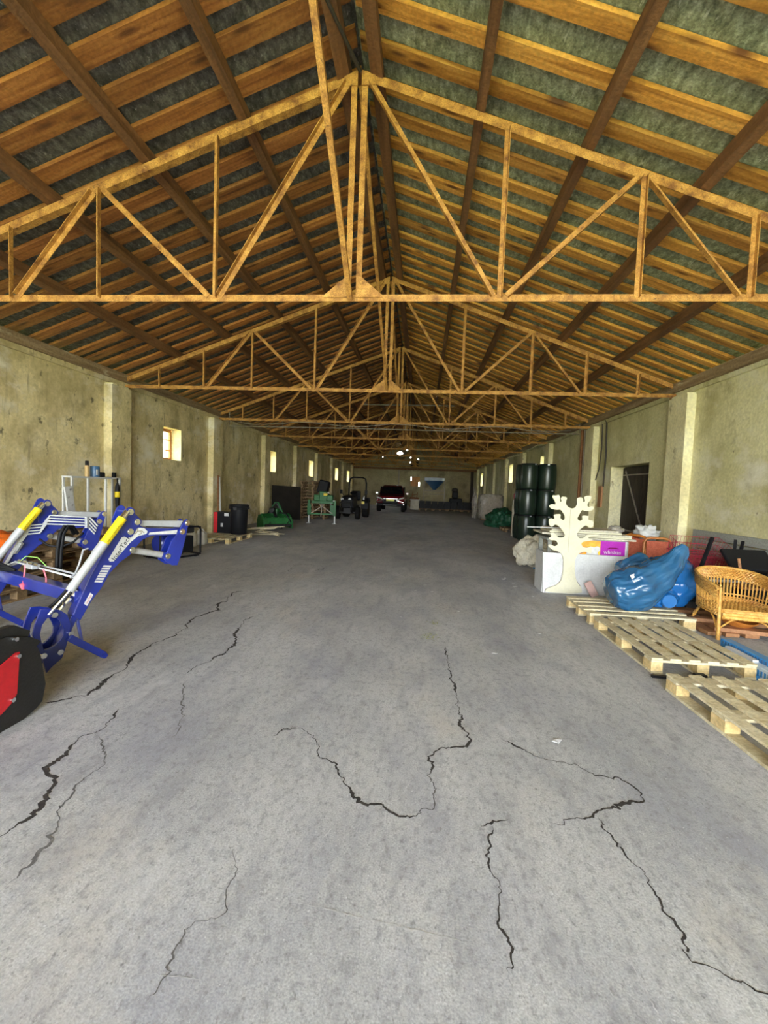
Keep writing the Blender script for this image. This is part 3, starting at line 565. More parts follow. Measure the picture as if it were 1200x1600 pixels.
for i in range(2): ob('hydraulic_pipe', M().tube([lp(-.10+.07*i, .68, .15), lp(-.10+.07*i, .685, .5), lp(-.10+.07*i, .69, .9), lp(-.2, .60, 1.0)], 0.010, 8), 'pipe_zinc', ld, smooth=60)
vb = ob('valve_block', M().box(lp(-.14, .71, .62), (.16, .05, .06), Matrix.Rotation(math.atan2(WO.y, WO.x), 3, 'Z')), 'silver', ld, bevel=.006)
for i in range(4): ob('coupling', M().cyl(lp(-.16, .735, .5+.07*i, .03), lp(-.16, .735, .5+.07*i, -.05), .014, 10), 'chrome', vb, smooth=40)
ob('plug_strap', M().tube([lp(-.16, .71, .68, .04), lp(-.17, .62, .69, .06), lp(-.18, .54, .69, .06)], .006, 6).tube([lp(-.16, .71, .45, .04), lp(-.15, .64, .44, .05), lp(-.15, .60, .44, .05)], .006, 6), 'pink', vb)
ob('dust_plug', M().lathe([(.006, .03), (.03, .02), (.024, .0), (.012, -.03)], lp(-.18, .515, .69, .06), n=10), 'pink', vb, smooth=40)
ob('lime_tie', M().tube([lp(-.17, .72, .75, .03), lp(-.15, .79, .68, .03), lp(-.12, .79, .58, .03), lp(-.10, .72, .5, .03)], .004, 6), 'lime', vb)
for i in range(3): ob('hose_fitting', M().tube([lp(-.16-.05*i, .60-.055*i, .06, .02), lp(-.19-.05*i, .56-.055*i, .06, .02)], .015, 8).tube([lp(-.12-.05*i, .64-.055*i, .1), lp(-.16-.05*i, .60-.055*i, .06, .02)], .009, 8), 'chrome', ld, smooth=40)
for i in range(2): ob('hose', M().tube([lp(-.17, .60, .07+.06*i), lp(-.25, .50, .08+.06*i), lp(-.33, .42, .1+.06*i), lp(-.36, .38, .2)], .012, 8), 'black', ld, smooth=60)
ob('hydraulic_pipe', M().tube([lp(-.02, .93, .12), lp(-.06, .92, .12), lp(-.09, .80, .12), lp(-.13, .72, .11), lp(-.17, .70, .1)], .008, 8), 'silver', ld, smooth=60)
# red and black machine at the very left
SD = [(2.20, .585), (2.339, 0.566), (2.379, 0.572), (2.463, 0.547), (2.552, 0.51), (2.623, 0.46), (2.587, 0.438), (2.614, 0.385), (2.655, 0.158), (2.628, 0.054), (2.588, 0.03), (2.495, 0.0), (2.401, 0.0), (2.333, 0.0), (2.10, .0), (1.9, .1), (1.85, .35), (2.0, .55)]
RD = [(2.459, 0.451), (2.438, 0.195), (2.402, 0.152), (2.334, 0.114), (2.2, 0.112), (2.05, .2), (2.05, .36), (2.2, .40), (2.337, 0.412), (2.434, 0.453)]
mw = thing('mower_attachment', 'black and red steel machine housing with bolted side plate at the left edge', 'machine', (-2.6, 2.3, 0))
ob('side_plate', M().prism(SD, (-2.467, 0, 0), (0, 1, 0), (0, 0, 1), (1, 0, 0), .014), 'black_steel', mw, bevel=.003)
ob('drum_housing', M().prism([(a*.97+.066, b*.96+.01) for a, b in SD], (-2.95, 0, 0), (0, 1, 0), (0, 0, 1), (1, 0, 0), .95), 'black_steel', mw)
ob('red_plate', M().prism(RD, (-2.456, 0, 0), (0, 1, 0), (0, 0, 1), (1, 0, 0), .008), 'red', mw, label='red cover plate')
ob('hinge_bracket', M().prism([(2.30, .57), (2.36, .60), (2.45, .60), (2.56, .53), (2.54, .49), (2.40, .50)], (-2.50, 0, .02), (0, 1, 0), (0, 0, 1), (1, 0, 0), .05), 'black_steel', mw, bevel=.004)
for (a, b) in ((2.43, .54), (2.445, .428), (2.405, .17), (2.12, .36)): ob('bolt', M().cyl((-2.47, a, b), (-2.44, a, b), .014, 8), 'chrome', mw, smooth=40)
# ------------------------------------------------------------------ left wall group
GL = 'old wooden pallets stacked behind the loader'
def slab_pallet(name, label, c, d, mat, rz, group):
    m = M(); X, Y = d
    for i in range(5): m.bb(-X/2+i*(X-.12)/4, -X/2+.12+i*(X-.12)/4, -Y/2, Y/2, .122, .144)
    for y in (-Y/2+.06, 0, Y/2-.06): m.bb(-X/2, X/2, y-.06, y+.06, .10, .122)
    for x in (-X/2+.05, 0, X/2-.05):
        m.bb(x-.05, x+.05, -Y/2, Y/2, 0, .022)
        for y in (-Y/2+.07, 0, Y/2-.07): m.bb(x-.05, x+.05, y-.07, y+.07, .022, .1)
    o = tag(ob(name, m, mat), label, 'pallet', group); o.location = c; o.rotation_euler = (0, 0, rz); return o
def pallet_parts(label, c, rz, group):
    r = pallet('wooden_pallet', label, .8, 1.2, 5, 'pallet_old', c, group=group); r.rotation_euler = (0, 0, rz); return r
pn = ['lowest', 'second lowest', 'third lowest', 'fourth lowest', 'topmost']
for i in range(4): pallet_parts('%s old pallet of the nearer stack behind the blue loader' % pn[i if i < 3 else 4], (-5.3+random.uniform(-.02, .02), 4.95, .146*i), random.uniform(-.04, .04), GL)
for i in range(5): pallet_parts('%s old pallet of the farther stack behind the blue loader' % pn[i], (-5.62+random.uniform(-.03, .03), 6.3+random.uniform(-.02, .02), .146*i), random.uniform(-.05, .05), GL)
def wob(c, rad, amp, fr, flat=.0, sx=1.0):
    return lambda d: 1+amp*nz((d.x*fr+c[0], d.y*fr+c[1], d.z*fr+c[2]))+amp*.5*nz((d.x*fr*2.7, d.y*fr*2.7+c[0], d.z*fr*2.7))
tag(ob('plastic_bag', M().blob((-5.2, 4.9, .715), (.32, .3, .125), wob((1, 2, 3), 0, .35, 2)), 'orange', smooth=180), 'orange plastic bag lying on the nearer pallet stack', 'bag')
tag(ob('foil_bag', M().blob((-5.55, 6.2, .865), (.30, .42, .13), wob((4, 2, 3), 0, .35, 2.2)), 'silver', smooth=180), 'silver foil bag lying on the farther pallet stack', 'bag')
tag(ob('red_bag', M().blob((-5.4, 6.72, .83), (.15, .13, .10), wob((9, 2, 3), 0, .3, 2.2)), 'dark_red', smooth=180), 'small dark red bag beside the silver foil bag', 'bag')
sh = thing('shelf_frame', 'narrow white metal shelf stand against the left wall', 'shelf', (-6.2, 7.75, 0))
ob('shelf_top', M().bb(-6.29, -6.1, 7.13, 8.38, 1.53, 1.56), 'white', sh)
for y in (7.15, 7.52, 7.97, 8.36): ob('upright', M().bb(-6.13, -6.10, y-.018, y+.018, 0, 1.53), 'white', sh)
for y in (7.15, 8.36): ob('upright', M().bb(-6.29, -6.26, y-.018, y+.018, 0, 1.53), 'white', sh)
ob('lower_rail', M().bb(-6.13, -6.10, 7.15, 8.36, .45, .49), 'white', sh)
sc = thing('spray_can', 'tan spray can with black cap on the white shelf', 'can', (-6.17, 7.56, 1.56))
ob('can_body', M().lathe([(.035, 0), (.035, .19), (.028, .21)], (-6.17, 7.56, 1.56), n=14), 'tan', sc, smooth=40); ob('cap', M().lathe([(.03, .20), (.03, .28), (.025, .29)], (-6.17, 7.56, 1.56), n=14), 'black', sc, smooth=40)
tb = thing('paint_tin', 'dark blue tin with pale label on the white shelf', 'tin', (-6.18, 7.77, 1.56))
ob('tin_body', M().lathe([(.078, 0), (.08, .01), (.08, .19), (.075, .2)], (-6.18, 7.77, 1.56), n=18), 'mid_blue', tb, smooth=40); ob('tin_label', M().bb(-6.103, -6.096, 7.70, 7.745, 1.60, 1.70), 'white', tb)
tag(ob('tape_roll', M().lathe([(.02, 0), (.06, .0), (.065, .02), (.065, .07), (.06, .09), (.02, .09)], (-6.18, 7.93, 1.56), n=16), 'black', smooth=40), 'black tape roll beside the blue tin on the shelf', 'tape')
tag(ob('drill_bit_box', M().bb(-6.2, -6.14, 8.24, 8.30, 1.56, 1.66).bb(-6.2, -6.14, 8.0, 8.2, 1.56, 1.572), 'black', bevel=.004), 'small black tool at the far end of the white shelf', 'tool')
um = thing('umbrella', 'black folded umbrella with yellow band hanging from the white shelf', 'umbrella', (-6.08, 8.22, .85))
ob('canopy', M().lathe([(.012, 0), (.035, .15), (.045, .4), (.04, .55), (.015, .62)], (-6.06, 8.22, .84), n=10), 'black', um, smooth=60); ob('band', M().lathe([(.044, .33), (.047, .35), (.047, .42), (.044, .44)], (-6.06, 8.22, .84), n=10), 'yellow', um); ob('strap', M().bb(-6.07, -6.05, 8.21, 8.23, 1.44, 1.55), 'black', um)
pb = thing('insulation_board', 'pale perforated board leaning on the white shelf', 'board', (-6.0, 7.2, .5))
ob('panel', M().beam((-6.02, 7.12, .3), (-6.09, 7.03, 1.38), .16, .03, (0, 1, 0)), 'white', pb)
for i in range(8):
    f = i/8+.06; ob('print_mark', M().beam((-6.02-.07*f+.018, 7.10-.09*f+(.03 if i % 2 else -.03), .3+1.08*f), (-6.02-.07*f+.018, 7.13-.09*f+(.03 if i % 2 else -.03), .33+1.08*f), .03, .004, (0, 1, 0)), 'grey_paint', pb)
# generator
gn = thing('generator', 'black framed blue portable generator on the floor beyond the loader', 'generator', (-4.9, 8.2, 0))
gd = Vector((.4, .917, 0)); gp_ = Vector((-.917, .4, 0)); G0 = Vector((-4.92, 7.85, 0))
def gpt(a, b, z): return G0+gd*a+gp_*b+ZU*z
for b in (0, .5):
    ob('frame_tube', M().tube([gpt(0, b, .08), gpt(0, b, .56), gpt(.05, b, .62), gpt(.85, b, .62), gpt(.9, b, .56), gpt(.9, b, .08), gpt(.85, b, .03), gpt(.05, b, .03), gpt(0, b, .08)], .02, 8), 'black', gn, smooth=60)
for a, z in ((0, .6), (.9, .6), (0, .05), (.9, .05)): ob('cross_rail', M().cyl(gpt(a, 0, z), gpt(a, .5, z), .018, 8), 'black', gn, smooth=60)
RG = Matrix((gd, gp_, ZU)).transposed()
ob('motor_shroud', M().lathe([(.14, 0), (.19, .05), (.19, .3), (.15, .36)], gpt(.08, .25, .30), gd, 18), 'blue', gn, smooth=40)
ob('alternator', M().box(gpt(.62, .25, .26), (.36, .34, .34), RG), 'black', gn, bevel=.02); ob('fuel_tank', M().box(gpt(.45, .25, .55), (.7, .4, .13), RG), 'black_steel', gn, bevel=.03)
ob('engine_block', M().box(gpt(.40, .2, .3), (.22, .3, .3), RG), 'galv', gn, bevel=.02)
for a in (.1, .8): ob('rubber_foot', M().cyl(gpt(a, .03, 0), gpt(a, .03, .03), .03, 10).cyl(gpt(a, .47, 0), gpt(a, .47, .03), .03, 10), 'rubber', gn)
ob('wheel', M().lathe([(.03, -.03), (.09, -.03), (.10, 0), (.09, .03), (.03, .03)], gpt(.02, -.05, .10), gp_, 16), 'rubber', gn, smooth=40)
# canisters
def can(label, c, rz):
    r = thing('jerrycan', label, 'jerrycan', (0, 0, 0), 'white jerrycans by the left wall')
    ob('can_body', M().bb(-.11, .11, -.09, .09, 0, .27).add([(-.11, -.09, .27), (.11, -.09, .27), (.11, .09, .27), (-.11, .09, .27), (-.06, -.06, .32), (.07, -.06, .32), (.07, .06, .32), (-.06, .06, .32)], [(0, 1, 5, 4), (1, 2, 6, 5), (2, 3, 7, 6), (3, 0, 4, 7), (4, 5, 6, 7)]), 'film_white', r, bevel=.012)
    ob('handle', M().tube([(-.08, 0, .30), (-.05, 0, .37), (.03, 0, .37), (.06, 0, .33)], .014, 8), 'film_white', r, smooth=60); ob('cap', M().cyl((-.085, 0, .29), (-.085, 0, .335), .025, 12), 'white', r)
    r.location = c; r.rotation_euler = (0, 0, rz)
MT['film_white'] = mk('film_white', [(.58, .58, .55), (.70, .70, .67)], (4, 4, 4), .35, fine=.03)
can('translucent white jerrycan next to the generator', (-5.45, 9.95, 0), .3); can('translucent white jerrycan next to the pallet with the black bin', (-5.38, 10.28, 0), .1)
pl = pallet('wooden_pallet', 'low pallet by the left wall under the black bin', 1.0, 1.5, 6, 'pallet', (-5.28, 11.25, 0))
bx = thing('product_box', 'red and black printed carton with white label on the pallet', 'box', (-5.5, 11.75, .146))
ob('carton', M().bb(-5.72, -5.25, 11.6, 11.95, .146, .72), 'black', bx); ob('red_face', M().bb(-5.725, -5.60, 11.594, 11.6, .15, .716).bb(-5.726, -5.72, 11.6, 11.95, .15, .716), 'dark_red2', bx) if False else ob('red_face', M().bb(-5.725, -5.62, 11.594, 11.6, .15, .716), 'red', bx)
ob('white_label', M().bb(-5.42, -5.30, 11.592, 11.6, .62, .70), 'white', bx); ob('picture', M().bb(-5.52, -5.45, 11.592, 11.6, .32, .42), 'silver', bx); text('POWER', .07, (-5.52, 11.59, .64), (1, 0, 0), (0, 0, 1), (0, -1, 0), 'white', bx) if False else None
bn = thing('waste_bin', 'tall black plastic bin standing on the low pallet', 'bin', (-4.98, 11.55, .146))
ob('bin_body', M().lathe([(.20, 0), (.215, .02), (.235, .68), (.255, .69), (.255, .73), (.262, .74), (.262, .80), (.245, .81), (.24, .80), (.23, .7), (.2, .04)], (-4.98, 11.55, .146), n=28), 'black', bn, smooth=40)
ob('handle', M().bb(-4.98-.05, -4.98+.05, 11.55-.285, 11.55-.26, .81, .90), 'black_steel', bn, bevel=.008)
ob('handle', M().bb(-4.745, -4.70, 11.5, 11.6, .83, .90).bb(-5.26, -5.215, 11.5, 11.6, .83, .90), 'black', bn, bevel=.008)
tag(ob('broom_handle', M().cyl((-5.98, 12.4, .02), (-6.27, 12.95, 1.75), .022, 8), 'rust_pipe'), 'brown pole leaning on the left wall', 'pole'); tag(ob('broom_handle', M().cyl((-5.90, 12.4, .02), (-6.27, 13.05, 1.70), .018, 8), 'white'), 'white pole leaning beside the brown pole', 'pole')
for i in range(9):
    a = random.uniform(-1.0, .5); c = Vector((-4.68+random.uniform(-.15, .2), 12.7+random.uniform(-.3, .3), .02+.022*i)); d = Vector((math.cos(a), math.sin(a), 0))*random.uniform(.35, .55)
    tag(ob('wooden_lath', M().beam(c-d, c+d+Vector((0, 0, .1 if i > 5 else 0)), .035, .018), 'pallet'), 'pale lath in the loose heap beside the black bin', 'lath', 'laths heaped by the black bin')
# tiller
tl = thing('rotary_tiller', 'green rotary tiller standing on the floor by the left wall', 'tiller', (-5.0, 14.6, 0))
ob('hood', M().prism([(-.3, .12), (-.36, .3), (-.25, .48), (.05, .55), (.3, .42), (.36, .2), (.3, .16), (.2, .36), (0, .44), (-.2, .38)], (-5.0, 14.55, 0), (.62, -.785, 0), (0, 0, 1), (.785, .62, 0), .98), 'green', tl, bevel=.01)
for s in (-.5, .5): ob('side_plate', M().prism([(-.36, .05), (-.38, .3), (-.2, .5), (.08, .52), (.34, .3), (.36, .05)], Vector((-5.0, 14.55, 0))+Vector((.785, .62, 0))*s, (.62, -.785, 0), (0, 0, 1), (.785, .62, 0), .02), 'green', tl)
ob('gearbox', M().box((-5.0, 14.5, .60), (.26, .26, .26)), 'green', tl, bevel=.03); ob('drive_case', M().box((-4.98, 14.2, .66), (.18, .18, .18)), 'black_steel', tl, bevel=.03)
ob('drive_shaft', M().cyl((-4.96, 14.25, .66), (-4.75, 13.9, .5), .05, 10), 'black', tl, smooth=40)
for s in (-.3, .3): ob('strut', M().beam(Vector((-5.0, 14.55, .5))+Vector((.785, .62, 0))*s, (-5.0, 14.65, .9), .03, .03), 'black_steel', tl)
for s in (-.42, -.2, .02, .24, .44): ob('bolt', M().cyl(Vector((-4.85, 14.36, .40))+Vector((.785, .62, 0))*s, Vector((-4.82, 14.32, .42))+Vector((.785, .62, 0))*s, .022, 8), 'galv', tl)
ob('hitch_frame', M().tube([(-5.25, 14.5, .5), (-5.05, 14.7, .92), (-4.95, 14.7, .92), (-4.72, 14.6, .5)], .03, 8), 'green', tl)
ob('rotor', M().cyl((-5.15, 14.0, .17), (-4.45, 14.55, .17), .05, 10), 'black_steel', tl)
for i in range(9):
    p = Vector((-5.12, 14.02, .17)).lerp(Vector((-4.48, 14.52, .17)), i/8); a = i*1.1
    ob('tine', M().beam(p, p+Vector((.08, -.15*math.cos(a), .15*math.sin(a))), .03, .012), 'black_steel', tl)
ob('hose', M().tube([(-4.95, 14.6, .6), (-4.6, 14.5, .55), (-4.45, 14.55, .3), (-4.5, 14.6, .1)], .025, 8), 'black', tl, smooth=60)
tag(ob('dark_sheet', M().beam((-5.90, 18.62, .015), (-5.95, 18.74, 1.48), 1.33, .03, (1, .9, 0)), 'dark_board'), 'large dark sheet leaning upright before the left wall', 'board')
on = ['lowest', 'second', 'third', 'fourth', 'fifth', 'sixth', 'seventh', 'eighth', 'ninth', 'tenth', 'eleventh', 'topmost']
for i in range(12):
    x = -5.05+random.uniform(-.03, .03); slab_pallet('wooden_pallet', ('%s pallet counted from the floor in the tall stack' % on[i]) if 0 < i < 11 else '%s pallet of the tall stack' % on[i]+' behind the green implement', (x, 20.3+random.uniform(-.02, .02), i*.146), (1.2, .9), 'pallet_old', random.uniform(-.03, .03), 'pallets in the tall stack by the left wall')
# green implement on white stands
gi = thing('green_implement', 'green tractor implement on two white parking legs', 'machine', (-4.1, 17.7, 0))
for s in (-1, 1):
    x = -4.1+s*.54; ob('side_post', M().bb(x-.045, x+.045, 17.62, 17.72, .32, .96), 'green', gi, bevel=.006); ob('parking_leg', M().bb(x-.026, x+.026, 17.64, 17.69, .02, .34).bb(x-.08, x+.08, 17.58, 17.75, 0, .02), 'white', gi)
    ob('side_panel', M().bb(x-s*.06-.14, x-s*.06+.02, 17.66, 17.70, .38, .78), 'green', gi, bevel=.006)
    ob('brace', M().beam((x-s*.1, 17.66, .42), (-4.1-s*.1, 17.66, .78), .03, .03), 'galv', gi)
    ob('wing_housing', M().box((-4.1+s*.27, 17.95, 1.05), (.24, .3, .26)), 'green', gi, bevel=.03)
ob('cross_beam', M().bb(-4.6, -3.6, 17.64, 17.72, .36, .42).bb(-4.55, -3.65, 17.7, 17.8, .82, .92), 'green', gi)
ob('shaft', M().cyl((-4.12, 17.6, .3), (-4.12, 17.75, .8), .03, 10), 'galv', gi)
ob('hopper', M().bb(-4.28, -3.95, 17.85, 18.2, .9, 1.32), 'green', gi, bevel=.03)
ob('engine_cover', M().box((-4.2, 18.3, 1.5), (.42, .4, .55), Matrix.Rotation(.25, 3, 'Y')), 'black', gi, bevel=.05)
ob('caution_plate', M().bb(-4.09, -3.92, 17.835, 17.85, 1.14, 1.24), 'yellow', gi)
ob('bolt', M().cyl((-3.72, 17.62, .82), (-3.72, 17.6, .82), .025, 8).cyl((-3.6, 17.61, .95), (-3.6, 17.59, .95), .03, 8).cyl((-3.9, 17.84, 1.27), (-3.88, 17.8, 1.27), .035, 8), 'white', gi)
# ------------------------------------------------------------------ compact tractor
tr = thing('compact_tractor', 'dark compact tractor with roll bar parked beside the pickup', 'tractor', (-3.5, 21.5, 0))
def wheel(par, c, r, wd, rim, axis=(1, 0, 0)):
    t = ob('wheel', M().lathe([(r*.55, -wd/2), (r*.93, -wd/2), (r, -wd*.35), (r, wd*.35), (r*.93, wd/2), (r*.55, wd/2)], c, axis, 24), 'rubber', par, smooth=40)
    ob('rim', M().lathe([(.02, -wd*.42), (r*.5, -wd*.4), (r*.58, -wd*.5), (r*.58, wd*.5), (r*.5, wd*.4), (.02, wd*.42)], c, axis, 20), rim, t, smooth=40)
    return t
for s in (-1, 1):
    wheel(tr, (-3.55+s*.48, 20.75, .31), .31, .2, 'galv'); wheel(tr, (-3.4+s*.50, 22.4, .47), .47, .3, 'amber')
    ob('fender', M().prism([(-.5, .35), (-.45, .65), (-.2, .86), (.15, .9), (.45, .7), (.4, .66), (.1, .84), (-.18, .8), (-.4, .6), (-.45, .35)], (-3.4+s*.5, 22.4, .12), (0, 1, 0), (0, 0, 1), (1, 0, 0), .34), 'black', tr)
    ob('headlight', M().cyl((-3.55+s*.18, 20.13, .96), (-3.55+s*.18, 20.2, .96), .07, 12), 'white', tr, smooth=40)
    ob('mirror', M().box((-3.4+s*.62, 21.4, 1.3), (.12, .05, .2)).beam((-3.4+s*.4, 21.6, 1.0), (-3.4+s*.6, 21.4, 1.25), .02, .02), 'black', tr)
ob('hood', M().prism([(20.15, .55), (20.12, .95), (20.25, 1.08), (21.5, 1.15), (21.5, .55)], (-3.5, 0, 0), (0, 1, 0), (0, 0, 1), (1, 0, 0), .58), 'black', tr, bevel=.05)
ob('chassis', M().bb(-3.68, -3.3, 20.3, 22.6, .3, .6), 'black_steel', tr); ob('front_axle', M().cyl((-4.0, 20.75, .31), (-3.1, 20.75, .31), .06, 10), 'black_steel', tr)
ob('grille', M().bb(-3.7, -3.3, 20.1, 20.14, .6, .86), 'dark_box', tr); ob('seat', M().bb(-3.65, -3.2, 22.1, 22.5, .85, .95).bb(-3.65, -3.2, 22.45, 22.55, .9, 1.35), 'black', tr, bevel=.04)
ob('steering_wheel', M().lathe([(.15, -.012), (.18, -.012), (.18, .012), (.15, .012)], (-3.45, 21.75, 1.25), (0, -.5, .86), 18).cyl((-3.45, 21.55, 1.0), (-3.45, 21.75, 1.25), .02), 'black', tr)
ob('roll_bar', M().tube([(-3.85, 22.7, .6), (-3.85, 22.7, 1.75), (-3.8, 22.7, 1.98), (-3.65, 22.7, 2.05), (-3.15, 22.7, 2.05), (-3.0, 22.7, 1.98), (-2.95, 22.7, 1.75), (-2.95, 22.7, .6)], .04, 10), 'black', tr, smooth=60)
ob('indicator', M().bb(-3.06, -2.92, 21.9, 21.96, .70, .84), 'amber', tr); ob('lamp', M().bb(-3.0, -2.92, 21.93, 21.97, .92, 1.12), 'white', tr)
ob('front_guard', M().tube([(-3.8, 20.0, .35), (-3.8, 20.0, .8), (-3.3, 20.0, .8), (-3.3, 20.0, .35)], .03, 8).cyl((-3.8, 20.0, .4), (-3.8, 20.3, .4), .03, 8).cyl((-3.3, 20.0, .4), (-3.3, 20.3, .4), .03, 8), 'black_steel', tr)
# ------------------------------------------------------------------ pickup
tk = thing('pickup_truck', 'dark red pickup truck with yellow number plate facing the entrance', 'truck', (-2.05, 30, 0))
X0, YT = -2.05, 27.9
def tb_(name, poly, wd, mat, bevel=.06, par=tk): return ob(name, M().prism(poly, (X0, YT, 0), (0, 1, 0), (0, 0, 1), (1, 0, 0), wd), mat, par, bevel=bevel)
tb_('body', [(.06, .42), (.0, .75), (.05, .98), (.2, 1.06), (1.3, 1.16), (5.2, 1.16), (5.2, .5)], 1.8, 'dark_red', .09)
cab = M(); Z = [(1.12, .86, 1.15, 3.7), (1.70, .66, 1.95, 3.3), (1.76, .60, 2.1, 3.2)]
for z, hw, ya, yb in Z: cab.v += [(X0-hw, YT+ya, z), (X0+hw, YT+ya, z), (X0+hw, YT+yb, z), (X0-hw, YT+yb, z)]
cab.f = [(i*4+q, i*4+(q+1) % 4, i*4+4+(q+1) % 4, i*4+4+q) for i in range(2) for q in range(4)]+[(8, 9, 10, 11)]
ob('cab', cab, 'dark_red', tk, bevel=.03)
ob('windscreen', M().add([(X0-.80, YT+1.17, 1.16), (X0+.80, YT+1.17, 1.16), (X0+.63, YT+1.90, 1.68), (X0-.63, YT+1.90, 1.68), (X0-.80, YT+1.13, 1.17), (X0+.80, YT+1.13, 1.17), (X0+.63, YT+1.86, 1.69), (X0-.63, YT+1.86, 1.69)], [(0, 1, 2, 3), (4, 5, 6, 7), (0, 1, 5, 4), (1, 2, 6, 5), (2, 3, 7, 6), (3, 0, 4, 7)]), 'dark_glass', tk)
for s in (-1, 1):
    ob('side_window', M().prism([(1.35, 1.18), (1.98, 1.66), (3.2, 1.66), (3.5, 1.18)], (X0+s*.775, YT, 0), (0, 1, 0), (0, 0, 1), (1, 0, 0), .10), 'dark_glass', tk)
    ob('headlight', M().prism([(s*.45, .80), (s*.88, .93), (s*.88, 1.0), (s*.60, .94)], (X0, YT+.0, 0), (1, 0, 0), (0, 0, 1), (0, 1, 0), .12), 'white', tk, bevel=.01)
    ob('fog_lamp', M().bb(X0+s*.78-.1, X0+s*.78+.1, YT-.02, YT+.06, .52, .58), 'chrome', tk); ob('chrome_trim', M().beam((X0+s*.4, YT-.02, .78), (X0+s*.85, YT+.03, .66), .03, .04), 'chrome', tk)
    ob('mirror', M().box((X0+s*1.02, YT+1.45, 1.22), (.2, .1, .16)), 'chrome' if s < 0 else 'dark_red', tk, bevel=.03)
    wheel(tk, (X0+s*.80, YT+.95, .38), .38, .25, 'galv'); wheel(tk, (X0+s*.80, YT+4.1, .38), .38, .25, 'galv')
ob('grille', M().bb(X0-.5, X0+.5, YT-.03, YT+.05, .60, .92), 'black', tk, bevel=.02); ob('grille_bar', M().bb(X0-.46, X0+.46, YT-.05, YT+.0, .88, .90), 'chrome', tk)
ob('number_plate', M().bb(X0-.26, X0+.26, YT-.06, YT-.03, .74, .86), 'plate_yellow', tk) if 'plate_yellow' in MT else ob('number_plate', M().bb(X0-.26, X0+.26, YT-.06, YT-.03, .74, .86), 'yellow', tk)
ob('bumper', M().bb(X0-.85, X0+.85, YT-.04, YT+.1, .42, .60), 'black', tk, bevel=.04); ob('skid_bar', M().bb(X0-.42, X0+.42, YT-.06, YT-.02, .47, .49), 'grey_paint', tk)
ob('roof_lamp', M().bb(X0+.25, X0+.35, YT+2.1, YT+2.15, 1.76, 1.80), 'white', tk)
# ------------------------------------------------------------------ far end things
fc = thing('wooden_crate', 'pale crate with a flat top before the back wall beside the pickup', 'crate', (-.6, 33.6, 0))
ob('crate_body', M().bb(-.9, -.25, 33.3, 33.9, .0, .72), 'sack', fc); ob('crate_top', M().bb(-.95, -.2, 33.25, 33.95, .72, .77), 'white', fc)
tag(ob('garden_chair', M().beam((-1.0, 34.4, 0), (-.75, 34.5, 1.4), .05, .05).beam((-.6, 34.4, 0), (-.4, 34.5, 1.3), .05, .05).beam((-1.0, 34.4, .75), (-.3, 34.4, .7), .05, .4).beam((-.85, 34.45, 1.1), (-.4, 34.45, 1.15), .05, .05), 'rust_pipe'), 'rusty metal frame standing behind the pale crate', 'frame')
hp = thing('spreader_hopper', 'dark blue cone hopper on a pale frame before the back wall', 'hopper', (.9, 35.2, 0))
ob('cone', M().lathe([(.12, 1.55), (.75, 2.25), (.75, 2.28), (.1, 1.6)], (.9, 35.2, .0), n=24), 'mid_blue', hp, smooth=40); ob('rim', M().lathe([(.72, 2.28), (.80, 2.28), (.80, 2.50), (.72, 2.50)], (.9, 35.2, 0), n=24), 'plastic_light', hp, smooth=40)
for s in (-1, 1): ob('stand_leg', M().bb(.9+s*.82-.03, .9+s*.82+.03, 35.17, 35.23, 0, 2.5), 'galv', hp)
ob('stand_rail', M().bb(.05, 1.75, 35.18, 35.22, 1.18, 1.23).bb(.05, 1.75, 35.18, 35.22, 1.45, 1.5).bb(.05, 1.75, 35.18, 35.22, 2.48, 2.54), 'galv', hp)
for i in range(9):
    x = -.25+i*.47; tag(ob('plastic_crate', M().bb(x, x+.45, 32.6, 33.2, .15, .50).bb(x+.02, x+.43, 32.62, 33.18, .5, .70).bb(x+.0, x+.45, 32.58, 32.6, .32, .36).bb(x+.1, x+.12, 32.58, 32.6, .15, .5).bb(x+.3, x+.32, 32.58, 32.6, .15, .5), 'dark_box'), '%s black plastic crate from the left in the long row before the back wall' % ['first', 'second', 'third', 'fourth', 'fifth', 'sixth', 'seventh', 'eighth', 'ninth'][i], 'crate', 'black crates in a row at the far end')
for i in range(4): slab_pallet('wooden_pallet', '%s pallet from the left under the row of black crates' % ['first', 'second', 'third', 'fourth'][i], (.27+i*1.05, 32.9, 0), (1.03, .8), 'pallet_old', 0, 'pallets under the far black crates')
dm = thing('dark_machine', 'dark upright machine behind the row of black crates', 'machine', (2.5, 34, 0))
ob('machine_base', M().bb(2.05, 3.0, 33.6, 34.4, 0, .95), 'dark_box', dm, bevel=.05); ob('column', M().bb(2.25, 2.7, 33.8, 34.2, .95, 1.5), 'dark_box', dm, bevel=.08); ob('head', M().lathe([(.1, 0), (.26, .05), (.24, .22), (.1, .3)], (2.45, 34, 1.45), n=14), 'cable', dm, smooth=40)
